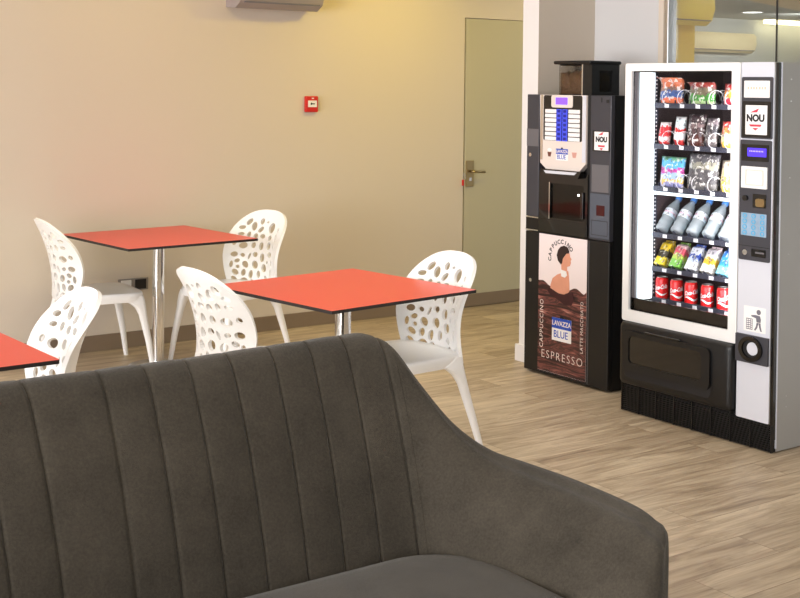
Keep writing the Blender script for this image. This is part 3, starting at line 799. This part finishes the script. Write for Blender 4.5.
# trays, price tags, spirals
TX = 4.846
SLOT = [4.432, 4.331, 4.229, 4.128, 4.028]
for k, z in TRAY.items():
    tr = bmesh.new()
    box(tr, (TX, 3.90, z-.012), (TX+.006, 4.508, z+.014), .002); box(tr, (TX+.006, 3.90, z-.006), (5.36, 4.508, z-.001))
    for y in (4.482, 4.38, 4.28, 4.178, 4.078, 3.975): box(tr, (TX+.01, y-.001, z), (5.2, y+.001, z+.03))
    to = obj('tray', tr, M['tray'], V)
    for y in SLOT: obj('price_tag', B(((TX-.002, y-.022, z-.009), (TX, y+.004, z+.008))), M['tag'], to)
    if k == 3: obj('strip_light', B(((TX-.004, 3.90, z-.03), (TX+.012, 4.508, z-.015)), bev=.003), M['led'] if False else M['light_panel'], to, label='white light strip')
    if k <= 3:
        for y in SLOT:
            pts = []
            for i in range(61):
                a = 2*PI*i/20*1.0 - PI/2; pts.append((TX-.003+.14*i/60*1.0, y-.006+.036*math.cos(a), z+.045+.036*math.sin(a)))
            obj('spiral', tube(pts, .0016, 5), M['tag'], to, smooth=True)
# --- products: each a thing of its own, lying on its tray
def pillow(name, label, cat, y, z, w, h, m, x=4.874, lean=.12, thick=.045, group=None, yaw=0, flop=0):
    y += .036 if y+.036+w/2 < 4.508 else 4.508-w/2-y
    t = thing(name, label, cat, (x, y, z), 0, group)
    bm = bmesh.new(); nu, nv = 14, 16; top = {}
    for s in (1, -1):
        for i in range(nu+1):
            for j in range(nv+1):
                u, v = i/nu*2-1, j/nv*2-1
                q = max(0, (1-abs(u)**2.6))**.6*max(0, (1-abs(v)**2.6))**.6
                x_ = -s*thick*.5*q; yy = u*w/2*(1-.05*(1-v*v)); zz = (v+1)/2*h
                rip = .003*math.sin(u*9+v*4)*q
                xx = x_+rip+lean*zz
                if flop and v > .3: xx -= flop*(v-.3)**2; zz -= flop*.5*(v-.3)**2
                k = (i, j)
                if s == -1 and (i in (0, nu) or j in (0, nv)): top[(s, k)] = top[(1, k)]
                else: top[(s, k)] = bm.verts.new((xx, -yy*math.cos(yaw), zz))
        for i in range(nu):
            for j in range(nv):
                f = [top[(s, (i, j))], top[(s, (i+1, j))], top[(s, (i+1, j+1))], top[(s, (i, j+1))]]
                bm.faces.new(f if s == 1 else f[::-1])
    obj('packet', bm, m, t, smooth=True, local=True)
    return t, thick
def print_on(t, y, z, x, bm, m, name='lettering'):
    for v in bm.verts: v.co = Vector((x-v.co.z, y-v.co.x, z+v.co.y))
    obj(name, bm, m, t)
W = srgb(240, 240, 240)
g1 = 'snack bags on the top tray'; T1 = TRAY[1]
pillow('crisp_bag', 'blue and orange snack bag with its top flopped over, top tray of the vending machine', 'snack', 4.385, T1, .165, .165, bands('blue_orange_print', [(0, srgb(226, 110, 70)), (.28, srgb(60, 90, 150)), (.52, srgb(128, 92, 74)), (.68, srgb(196, 104, 66))]), group=g1, flop=.09)
pillow('crisp_bag', 'green snack bag with a dark red top edge, top tray of the vending machine', 'snack', 4.185, T1, .175, .135, bands('green_print', [(0, srgb(180, 214, 150)), (.2, srgb(70, 150, 60)), (.5, srgb(120, 110, 90)), (.78, srgb(140, 50, 44))]), group=g1, flop=.06)
pillow('crisp_bag', 'red and orange snack bag at the right end of the top tray', 'snack', 3.99, T1, .12, .115, bands('red_orange_print', [(0, srgb(224, 50, 70)), (.4, srgb(238, 150, 60)), (.7, srgb(190, 50, 50))]), group=g1)
g2 = 'sweets on the second tray'; T2 = TRAY[2]
t, _ = pillow('chocolate_bag', 'small red sweet bag with a white panel, left end of the second tray', 'snack', 4.428, T2, .075, .125, bands('red_white_print', [(0, srgb(214, 40, 46)), (.18, srgb(240, 200, 200)), (.42, srgb(212, 30, 40)), (.86, srgb(240, 220, 220))]), group=g2)
pillow('chocolate_bar', 'upright white and red bar, second tray of the vending machine', 'snack', 4.328, T2, .07, .155, bands('white_red_print', [(0, srgb(206, 36, 40)), (.25, srgb(236, 236, 236)), (.45, srgb(210, 40, 40)), (.6, srgb(214, 230, 232)), (.9, srgb(240, 240, 240))], nscale=20), group=g2)
pillow('chocolate_bag', 'tall dark brown sweet bag in the middle of the second tray', 'snack', 4.222, T2, .115, .17, bands('dark_brown_print', [(0, srgb(84, 40, 34)), (.4, srgb(66, 46, 48)), (.62, srgb(120, 100, 100)), (.72, srgb(60, 46, 50))]), group=g2)
pillow('chocolate_bag', 'narrow charcoal sweet bag right of the dark brown one, second tray', 'snack', 4.122, T2, .075, .155, bands('charcoal_print', [(0, srgb(96, 88, 88)), (.5, srgb(56, 54, 58)), (.75, srgb(110, 100, 104))]), group=g2)
pillow('sweet_bag', 'red and yellow sweet bag at the right end of the second tray', 'snack', 4.015, T2, .095, .14, bands('red_yellow_print', [(0, srgb(244, 190, 80)), (.35, srgb(250, 230, 170)), (.55, srgb(226, 110, 60)), (.8, srgb(206, 60, 60))]), group=g2)
g3 = 'bags on the third tray'; T3 = TRAY[3]
pillow('biscuit_bag', 'blue bag with a pink band, left of the third tray', 'snack', 4.375, T3, .165, .165, bands('blue_pink_print', [(0, srgb(150, 150, 200)), (.2, srgb(222, 180, 90)), (.34, srgb(160, 190, 226)), (.5, srgb(190, 60, 150)), (.66, srgb(80, 170, 220)), (.9, srgb(120, 190, 150))]), group=g3)
pillow('biscuit_bag', 'large grey bag in the middle of the third tray', 'snack', 4.175, T3, .20, .19, bands('grey_print', [(0, srgb(120, 118, 116)), (.2, srgb(88, 86, 88)), (.6, srgb(150, 148, 132)), (.75, srgb(96, 94, 98))], nscale=18), group=g3)
pillow('biscuit_bag', 'yellow bag at the right end of the third tray', 'snack', 4.012, T3, .10, .165, bands('yellow_print', [(0, srgb(246, 206, 96)), (.5, srgb(250, 226, 160)), (.75, srgb(206, 190, 170))]), group=g3)
# water bottles tipped back on the fourth tray
wb = thing('water_bottle', '', 'bottle', (0, 0, 0), 0, 'water bottles on the fourth tray')
obj('body', lathe([(0, 0), (.026, 0), (.033, .006), (.034, .02), (.031, .03), (.034, .04), (.034, .055), (.031, .065), (.034, .078), (.034, .13), (.031, .145), (.022, .17), (.013, .188), (.013, .198), (0, .198)], 20), M['water'], wb, smooth=True, local=True)
obj('paper_label', lathe([(.0345, .082), (.035, .084), (.035, .124), (.0345, .126)], 20), M['blue_cyl'], wb, smooth=True, local=True)
obj('cap', lathe([(0, .196), (.0155, .196), (.0165, .199), (.0165, .216), (.014, .219), (0, .219)], 18), M['blue_cap'], wb, smooth=True, local=True, angle=40)
ordn = ['leftmost', 'second from the left', 'third from the left', 'fourth from the left', 'rightmost']
for i, y in enumerate(SLOT):
    b = wb if i == 0 else wb.copy()
    if i:
        C.objects.link(b)
        for chd in wb.children:
            c = chd.copy(); C.objects.link(c); c.parent = b
    b.location = (4.874, y+.044, TRAY[4]+.020); b.rotation_euler = (0, math.radians(40), 0)
    b['label'] = 'water bottle with a blue cap, tipped back on the fourth tray, ' + ordn[i]
# cartons tipped back on the fifth tray
packs = [('yellow and black carton', [(0, srgb(226, 200, 40)), (.3, srgb(60, 52, 30)), (.55, srgb(236, 200, 40)), (.9, srgb(190, 160, 40))]),
         ('green and pink carton', [(0, srgb(120, 190, 70)), (.3, srgb(190, 214, 90)), (.48, srgb(226, 90, 110)), (.72, srgb(236, 200, 200)), (.88, srgb(110, 150, 60))]),
         ('white and blue carton', [(0, srgb(236, 238, 244)), (.3, srgb(200, 214, 236)), (.45, srgb(50, 80, 170)), (.56, srgb(226, 232, 244)), (.84, srgb(70, 100, 190))]),
         ('white and orange carton', [(0, srgb(242, 238, 226)), (.28, srgb(238, 190, 60)), (.5, srgb(240, 236, 230)), (.66, srgb(200, 196, 206)), (.82, srgb(236, 214, 216))]),
         ('sky blue carton', [(0, srgb(120, 200, 226)), (.3, srgb(60, 150, 220)), (.7, srgb(40, 110, 200))])]
for i, (nm, stops) in enumerate(packs):
    t = thing('carton', nm + ' tipped back on the fifth tray', 'carton', (4.876, SLOT[i]+.046, TRAY[5]+.014), 0, 'cartons on the fifth tray')
    bm = bmesh.new()
    loft([[(a, b, z) for a, b in rrect(.045, .064, .005, 2)] for z in (0, .118)], bm=bm)
    loft([[(a, b, z) for a, b in rrect(w_, .064, .004, 2)] for w_, z in ((.044, .1185), (.026, .13), (.006, .137), (.004, .146))], bm=bm)
    o = obj('box', bm, bands(nm.replace(' ', '_'), stops, rough=.35), t, local=True)
    t.rotation_euler = (0, math.radians(33), 0)
# cans on the bottom tray
can = thing('drink_can', '', 'can', (0, 0, 0), 0, 'red drink cans on the bottom tray')
cb_ = lathe([(0, .004), (.022, .002), (.025, 0), (.027, .003), (.0325, .010), (.033, .014), (.033, .100), (.0315, .106), (.0272, .113)], 28)
obj('body', cb_, M['red_can'], can, smooth=True, local=True, angle=50)
obj('rim', lathe([(.0272, .113), (.0278, .116), (.0265, .1165), (.025, .112), (0, .112)], 28), M['steel'], can, smooth=True, local=True, angle=40)
lt = text_bm('Coca-Cola', .030, shear=.35, bold=.0009, ext=.0002)
bmesh.ops.subdivide_edges(lt, edges=[e for e in lt.edges if e.calc_length() > .006], cuts=2)
for v in lt.verts:
    a, b = v.co.x*math.cos(.25)-v.co.y*math.sin(.25)*0, v.co.y+v.co.x*.12
    an = PI+a*.62/.0333; r_ = .0333+v.co.z
    v.co = Vector((r_*math.cos(an), r_*math.sin(an), .064+b))
obj('lettering', lt, M['white'], can, local=True)
wv = bmesh.new(); rows = []
for i in range(31):
    an = PI-1.2+2.4*i/30; zc = .034+.007*math.sin(i/30*2*PI+.4); hw_ = .0045*(1-abs(i/15-1)**2)+.0008
    rows.append((wv.verts.new((.0333*math.cos(an), .0333*math.sin(an), zc-hw_)), wv.verts.new((.0333*math.cos(an), .0333*math.sin(an), zc+hw_))))
for a, b in zip(rows, rows[1:]): wv.faces.new((a[0], b[0], b[1], a[1]))
obj('wave_stripe', wv, M['white'], can, smooth=True, local=True)
for i, (y, rz) in enumerate(zip([4.474, 4.376, 4.281, 4.176, 4.076], (-.5, .0, .25, -.3, .3))):
    b = can if i == 0 else can.copy()
    if i:
        C.objects.link(b)
        for chd in can.children:
            c = chd.copy(); C.objects.link(c); c.parent = b
    b.location = (4.888, y, TRAY[6]+.001); b.rotation_euler = (0, 0, rz*.6+.62)
    b['label'] = 'red drink can with white script on the bottom tray, ' + ordn[i]

# ------------------------------------------------------------------ coffee machine
KX, KY0, KY1, KH = 4.910, 4.875, 5.558, 1.612
K = thing('coffee_machine', 'black hot drinks machine with a blue-buttoned panel and an espresso poster', 'coffee machine', (5.2, 5.216, 0))
body = bmesh.new()
box(body, (KX+.03, KY0, .012), (5.49, KY1, .82)); box(body, (KX+.03, KY0, .82), (5.49, KY0+.145, KH)); box(body, (KX+.03, KY1-.105, .82), (5.49, KY1, KH))
box(body, (KX+.03, KY0+.145, 1.15), (5.49, KY1-.105, KH)); box(body, (KX+.17, KY0+.145, .82), (5.49, KY1-.105, 1.15)); box(body, (KX+.05, KY0+.02, 0), (5.47, KY1-.02, .012))
obj('cabinet', body, M['black'], K)
lc = obj('left_column', B(((KX, 5.452, .905), (KX+.03, KY1, KH)), bev=.004), M['dark_grey'], K)
obj('column_band', fr(KX, 5.456, 5.556, 1.312, 1.412, .002, .002), M['mid_grey'], lc)
obj('column_lock', disc_front(KX, 5.521, 1.262, .011, .006, 16), M['chrome'], lc)
sb = obj('side_band', B(((KX, 5.440, .822), (KX+.03, KY1, .902)), bev=.003), M['black'], K)
obj('bright_line', B(((KX-.002, 5.45, .898), (KX+.01, KY1, .904)), ((KX-.002, 5.45, .824), (KX+.01, KY1, .83))), M['chrome'], sb)
ld = obj('lower_door', B(((KX, KY0+.002, .012), (KX+.03, KY1, .818)), bev=.004), M['black'], K)
obj('door_lock', disc_front(KX, 5.505, .536, .011, .006, 16), M['chrome'], ld)
obj('drip_band', B(((KX-.006, 5.045, .824), (KX+.03, 5.440, .902)), bev=.003), M['gloss_black'], K)
obj('door_split', B(((KX-.001, 5.03, .02), (KX+.002, 5.034, .812))), M['mid_grey'], ld)
# fascia
fa = obj('fascia', fplate(KX+.03, [(5.441, 1.611), (5.062, 1.611), (5.062, 1.232), (5.112, 1.188), (5.372, 1.180), (5.433, 1.222)], .036), M['cream'], K)
x0 = KX-.006
obj('button_field', fr(x0, 5.094, 5.408, 1.352, 1.609, .012, .002), M['gloss_black'], fa)
obj('display_housing', fr(x0-.002, 5.166, 5.340, 1.54, 1.611, .014, .004), M['cream'], fa)
obj('display', fr(x0-.006, 5.207, 5.303, 1.557, 1.597, .003, .001), M['lcd_purple'], fa, label='glowing purple display')
obj('right_trim', B(((x0-.002, 5.064, 1.24), (x0, 5.09, 1.61))), M['silver'], fa)
obj('left_trim', B(((x0-.002, 5.412, 1.24), (x0, 5.432, 1.61))), M['chrome'], fa)
for i in range(7):
    z = 1.519-.0258*i
    for a, b in ((5.302, 5.394), (5.110, 5.202)): obj('drink_label', fr(x0-.002, a, b, z-.0105, z+.0105, .002, .001), M['paper'], fa)
    for a, b in ((5.257, 5.297), (5.209, 5.249)):
        kb = obj('selection_button', fr(x0-.002, a, b, z-.0125, z+.0125, .003, .003), M['button_blue'], fa)
        obj('button_centre', fr(x0-.005, a+.008, b-.008, z-.007, z+.008, .002, .001), M['deep_blue'], kb)
def brand_sign(x, y, z, w, h, parent):
    s = obj('brand_sign', fr(x, y-w/2, y+w/2, z-h/2, z+h/2, .002, .001), M['paper'], parent, label='blue and white brand sign')
    obj('sign_top', fr(x-.001, y-w/2, y+w/2, z+h*.04, z+h/2, .002, .0008), M['blue_ink'], s)
    obj('sign_lettering', on_front(text_bm('LAVAZZA', w*.24, bold=w*.006), x-.0022, y, z+h*.26, sx=.92), M['white_ink'], s)
    obj('sign_lettering', on_front(text_bm('BLUE', w*.36, bold=w*.002), x-.0014, y+w*.04, z-h*.22, sx=.92), M['blue_ink'], s)
    bm = fplate(x-.001, [(y+w*.09, z+h*.5), (y-w*.09, z+h*.5), (y-w*.06, z+h*.6), (y+w*.05, z+h*.62)], .0008)
    obj('sign_crest', bm, M['ink'], s)
brand_sign(x0, 5.252, 1.275, .098, .066, fa)
def cup(x, y, z, s, m, parent):
    bm = fplate(x, [(y+s, z+s*.5), (y-s, z+s*.5), (y-s*.6, z-s), (y+s*.6, z-s)], .0006)
    obj('cup_print', bm, m, parent)
cup(x0, 5.356, 1.277, .017, mat('printed_cup_brown', srgb(110, 60, 48), .5), fa)
cup(x0, 5.153, 1.282, .020, mat('printed_cup_pink', srgb(214, 160, 146), .5), fa)
obj('print_highlight', disc_front(x0, 5.356, 1.298, .018, .0004, 16, .010), M['paper'], fa)
# dispensing bay
bz = obj('bay_frame', ring_plate(KX+.025, rr_yz(5.047, 5.442, .86, 1.175, .004), rr_yz(5.078, 5.352, .912, 1.11, .004), .028), M['gloss_black'], K)
obj('visor', fplate(KX-.003, [(5.40, 1.19), (5.07, 1.19), (5.095, 1.150), (5.375, 1.148)], .03), M['gloss_black'], K)
obj('visor_underside', fplate(KX-.033, [(5.372, 1.182), (5.102, 1.184), (5.122, 1.168), (5.355, 1.166)], .002), M['silver'], K)
bay = bmesh.new(); box(bay, (KX+.165, 5.02, .82), (KX+.17, 5.453, 1.15)); 
obj('bay_back', bay, M['mid_grey'], K)
obj('bay_door', B(((KX+.006, 5.075, .908), (KX+.012, 5.356, 1.113))), M['smoke'], K)
obj('bay_door_edge', B(((KX-.006, 5.350, .905), (KX+.004, 5.357, 1.115))), M['chrome'], K)
obj('bay_handle', B(((KX-.014, 5.072, .925), (KX-.003, 5.094, 1.075)), bev=.004), M['gloss_black'], K)
obj('bay_light_spot', disc_front(KX+.005, 5.125, 1.055, .006, .002, 12), M['led'], K)
# right column
rc = obj('right_column', B(((KX, KY0+.002, .822), (KX+.03, 5.034, KH)), bev=.004), M['dark_grey'], K)
obj('gap_strip', B(((KX+.006, 5.034, .822), (KX+.02, 5.062, KH))), M['ink'], K)
obj('coin_slot', B(((KX-.002, 4.947, 1.575), (KX+.002, 4.953, 1.602))), M['ink'], rc)
obj('return_button', fr(KX, 4.894, 4.913, 1.572, 1.59, .003, .003), M['ink'], rc)
sf = obj('sticker_frame', fr(KX, 4.882, 5.015, 1.308, 1.420, .004, .002), M['gloss_black'], rc)
obj('sticker', fr(KX-.002, 4.893, 5.0, 1.314, 1.415, .002, .001), M['paper'], sf, label='white sticker')
obj('sticker_lettering', on_front(text_bm('NOU', .038, bold=.002), KX-.0035, 4.946, 1.372), M['ink'], sf)
arc_marks(KX-.003, 4.946, 1.37, .055, M['red_ink'], sf)
obj('card_panel', fr(KX, 4.888, 5.018, 1.085, 1.235, .003, .002), M['mid_grey'], rc)
bp_ = obj('return_panel', fr(KX, 4.878, 5.026, .835, 1.076, .004, .004), M['blue_grey'], rc)
obj('sensor_window', fr(KX-.004, 4.913, 4.976, .957, 1.014, .003, .001), mat('dark_red_window', srgb(64, 26, 28), .15), bp_)
obj('return_flap', ring_plate(KX-.004, rr_yz(4.888, 5.016, .848, .932, .004), rr_yz(4.893, 5.011, .853, .927, .004), .001), M['dark_grey'], bp_)
# poster
PX = KX-.001
po = obj('poster', fr(PX, 5.044, 5.436, .03, .815, .002, .002), M['poster_bg'], K, label='advertising poster with a woman in profile above brown satin')
xw = PX-.002
wave = [(5.436, .545)]
for i in range(1, 20): wave.append((5.436-.392*i/20, .538-.018*i/20+.012*math.sin(i*.9)))
wave += [(5.044, .525), (5.044, .031), (5.436, .031)]
obj('satin_print', fplate(xw, wave, .0006), M['satin'], po)
xf = xw-.0006
fig = bmesh.new()
# back, shoulders, arm
fplate(xf, [(5.225, .625), (5.24, .610), (5.28, .595), (5.318, .570), (5.335, .53), (5.335, .505), (5.262, .49), (5.20, .49), (5.178, .515), (5.180, .56), (5.185, .60), (5.19, .625)], .0006, fig)
# neck and face in profile looking right
fplate(xf-.0006, [(5.245, .62), (5.248, .66), (5.245, .70), (5.222, .735), (5.195, .735), (5.18, .722), (5.176, .705), (5.164, .694), (5.172, .685), (5.169, .675), (5.173, .664), (5.178, .655), (5.20, .648), (5.198, .62), (5.19, .6), (5.235, .6)], .0006, fig)
obj('figure_skin', fig, M['skin'], po)
obj('figure_hair', fplate(xf-.0012, [(5.25, .655), (5.275, .675), (5.285, .705), (5.275, .735), (5.255, .755), (5.225, .765), (5.198, .758), (5.183, .740), (5.185, .725), (5.205, .722), (5.222, .705), (5.235, .69), (5.24, .665)], .0006), M['hair'], po)
obj('figure_collar', fplate(xf-.0018, [(5.252, .628), (5.205, .622), (5.198, .600), (5.215, .585), (5.245, .590)], .0006), M['paper'], po)
dr = fplate(xf-.0012, [(5.345, .515), (5.26, .488), (5.225, .488), (5.18, .507), (5.15, .51), (5.14, .47), (5.16, .435), (5.215, .43), (5.26, .45), (5.33, .47), (5.36, .495)], .0006)
obj('figure_dress', dr, M['dress'], po)
bm = bmesh.new()
txt = 'CAPPUCCINO'
for i, ch in enumerate(txt):
    a = PI*.98-(PI*.80)*i/(len(txt)-1)+.15
    t_ = text_bm(ch, .034, bold=.0006)
    on_front(t_, xf, 5.245-.098*math.cos(a), .685+.098*math.sin(a), a-PI/2)
    merge(bm, t_)
obj('poster_lettering', bm, M['ink'], po)
obj('poster_lettering', on_front(text_bm('ESPRESSO', .066, bold=-.0011, space=1.28), xf, 5.236, .127, 0, .98, 1.0), M['white_ink'], po)
obj('poster_lettering', on_front(text_bm('CAPPUCCINO', .052, space=1.15), xf, 5.405, .30, PI/2, .76, .8), M['white_ink'], po)
obj('poster_lettering', on_front(text_bm('LATTE MACCHIATO', .040, space=1.1), xf, 5.076, .325, PI/2, .74, .8), M['white_ink'], po)
brand_sign(xf, 5.238, .285, .158, .13, po)
# bean hopper stands on the coffee machine
H = thing('bean_hopper', 'black-lidded coffee bean hopper on top of the drinks machine', 'bean hopper', (5.12, 5.23, KH))
HX = 4.985; hy0, hy1 = 5.106, 5.385
obj('lid', B(((HX-.022, hy0-.006, 1.785), (HX+.228, hy1+.015, 1.806)), bev=.008), M['black'], H)
obj('black_case', B(((HX, hy0, KH), (HX+.045, 5.178, 1.785)), ((HX+.045, hy0, KH), (HX+.06, hy0+.012, 1.785)), ((HX+.160, hy0, KH), (HX+.215, hy0+.012, 1.785)), ((HX+.06, hy0, 1.752), (HX+.160, hy0+.012, 1.785)), ((HX+.06, hy0, KH), (HX+.160, hy0+.012, KH+.02)), ((HX+.207, hy0+.012, KH), (HX+.215, hy1, 1.785))), M['black'], H)
obj('side_window', B(((HX+.06, hy0+.004, KH+.02), (HX+.160, hy0+.008, 1.752))), M['clear_plastic'], H)
obj('clear_bin', B(((HX+.004, 5.18, KH), (HX+.205, hy1-.006, 1.785)), bev=.006), M['clear_plastic'], H)
obj('chrome_post', B(((HX-.003, 5.176, KH), (HX+.004, 5.184, 1.785))), M['chrome'], H)
def beans(x0, x1, y0, y1, h, label, m=None):
    bb = bmesh.new(); NB = 12
    hz = [[KH+h+.035*noise.noise(Vector((i*.5, j*.5, 3))) for j in range(NB)] for i in range(NB)]
    top = [[bb.verts.new((lerp(x0, x1, i/(NB-1)), lerp(y0, y1, j/(NB-1)), hz[i][j])) for j in range(NB)] for i in range(NB)]
    bot = [[bb.verts.new((v.co.x, v.co.y, KH+.004)) for v in r_] for r_ in top]
    for i in range(NB-1):
        for j in range(NB-1):
            bb.faces.new((top[i][j], top[i+1][j], top[i+1][j+1], top[i][j+1])); bb.faces.new((bot[i][j], bot[i][j+1], bot[i+1][j+1], bot[i+1][j]))
    for i in range(NB-1):
        for a, b in (((i, 0), (i+1, 0)), ((i+1, NB-1), (i, NB-1)), ((0, i+1), (0, i)), ((NB-1, i), (NB-1, i+1))):
            bb.faces.new((top[a[0]][a[1]], bot[a[0]][a[1]], bot[b[0]][b[1]], top[b[0]][b[1]]))
    bo = obj('coffee_beans', bb, m or M['bean'], None, smooth=True); bo['kind'] = 'stuff'; tag(bo, label, 'coffee beans')
beans(HX+.012, HX+.198, 5.19, hy1-.014, .125, 'brown coffee beans in the clear front bin of the hopper')
beans(HX+.062, HX+.158, hy0+.016, 5.17, .11, 'golden brown coffee beans behind the small side window of the hopper', mat('brightened_beans', srgb(196, 152, 78), .4, var=.5, vscale=60, bump=.6, bscale=90))  # this batch is lightened in colour, as little light reaches it

# ------------------------------------------------------------------ lights
def area(name, loc, direc, sx, sy, power, col=(1, 1, 1), spread=180):
    l = bpy.data.lights.new(name, 'AREA'); l.shape = 'RECTANGLE'; l.size = sx; l.size_y = sy; l.energy = power; l.color = col; l.spread = math.radians(spread)
    o = bpy.data.objects.new(name, l); C.objects.link(o); o.location = loc
    o.rotation_euler = Vector(direc).to_track_quat('-Z', 'Y').to_euler()
    return o
def lamp_disc(label, x, y, z, m, r=.07, group='ceiling downlights'):
    t = thing('ceiling_downlight', label, 'ceiling light', (x, y, z), 0, group)
    obj('trim_ring', lathe([(r, 0), (r+.015, 0), (r+.015, -.008), (r, -.006)], 24, (x, y, z)), M['white'], t, smooth=True)
    obj('lens', lathe([(0, -.003), (r, -.003)], 24, (x, y, z)), m, t)
area('window_daylight', (-3.3, 1.9, 1.45), (1, .05, -.02), 8.8, 2.1, 755, (.985, .98, .98))
area('overhead_fill', (1.6, 2.6, 2.72), (0, 0, -1), 3.5, 4.5, 26, (1, .97, .93))  # unseen neutral fill added under the ceiling
area('seat_top_fill', (3.3, 5.0, 2.73), (0, 0, -1), 3.2, 3.2, 20, (1, .95, .86), 85)  # unseen narrow fill added to brighten seats and tabletops from above
def spot(name, loc, to, power, col, size=100, r=.1):
    l = bpy.data.lights.new(name, 'SPOT'); l.energy = power; l.color = col; l.spot_size = math.radians(size); l.spot_blend = 1; l.shadow_soft_size = r
    o = bpy.data.objects.new(name, l); C.objects.link(o); o.location = loc
    o.rotation_euler = (Vector(to)-Vector(loc)).to_track_quat('-Z', 'Y').to_euler()
spot('warm_downlight', (5.15, 6.15, 2.72), (5.15, 7.3, 1.3), 66, (1, .74, .06), 150)
spot('warm_downlight', (3.1, 6.2, 2.72), (3.1, 7.3, 1.4), 24, (1, .74, .2), 150)
spot('warm_downlight', (6.6, 6.7, 2.55), (6.7, 7.3, 1.4), 12, (1, .80, .36), 150)
area('hall_light', (11, 5.5, 2.55), (0, 0, -1), 5, 6, 190, (.84, .95, 1))
spot('hall_wall_fill', (13.2, 9.6, 2.5), (13.2, 11.2, 2.1), 60, (1, .95, .85), 120)  # unseen spot added to brighten the far hall wall
spot('hall_downlight', (7.9, 6.4, 2.5), (8.0, 7.3, 2.0), 45, (1, .82, .4), 150)
lamp_disc('round white downlight on the hall ceiling seen through the glass', 12.5, 10.05, 2.6, M['led'], .12, None)
tl = thing('ceiling_lamp', 'long bright lamp on the hall ceiling at the right edge behind the glass', 'ceiling light', (14.6, 11.0, 2.6))
obj('diffuser', B(((14.0, 10.95, 2.55), (16.4, 11.07, 2.6))), M['warm_led'], tl)
area('vending_fill', (4.80, 3.885, 1.14), (.25, 1, 0), .05, 1.1, 11, (1, .98, .97))  # fill lamp added out of sight behind the door frame to light the products
w_ = bpy.data.worlds.new('world'); bpy.context.scene.world = w_; w_.use_nodes = True
w_.node_tree.nodes['Background'].inputs[0].default_value = (1, .97, .93, 1); w_.node_tree.nodes['Background'].inputs[1].default_value = .8
vs_ = bpy.context.scene.view_settings
vs_.view_transform = 'Standard'; vs_.look = 'None'; vs_.gamma = 1; vs_.exposure = 0; vs_.use_curve_mapping = False
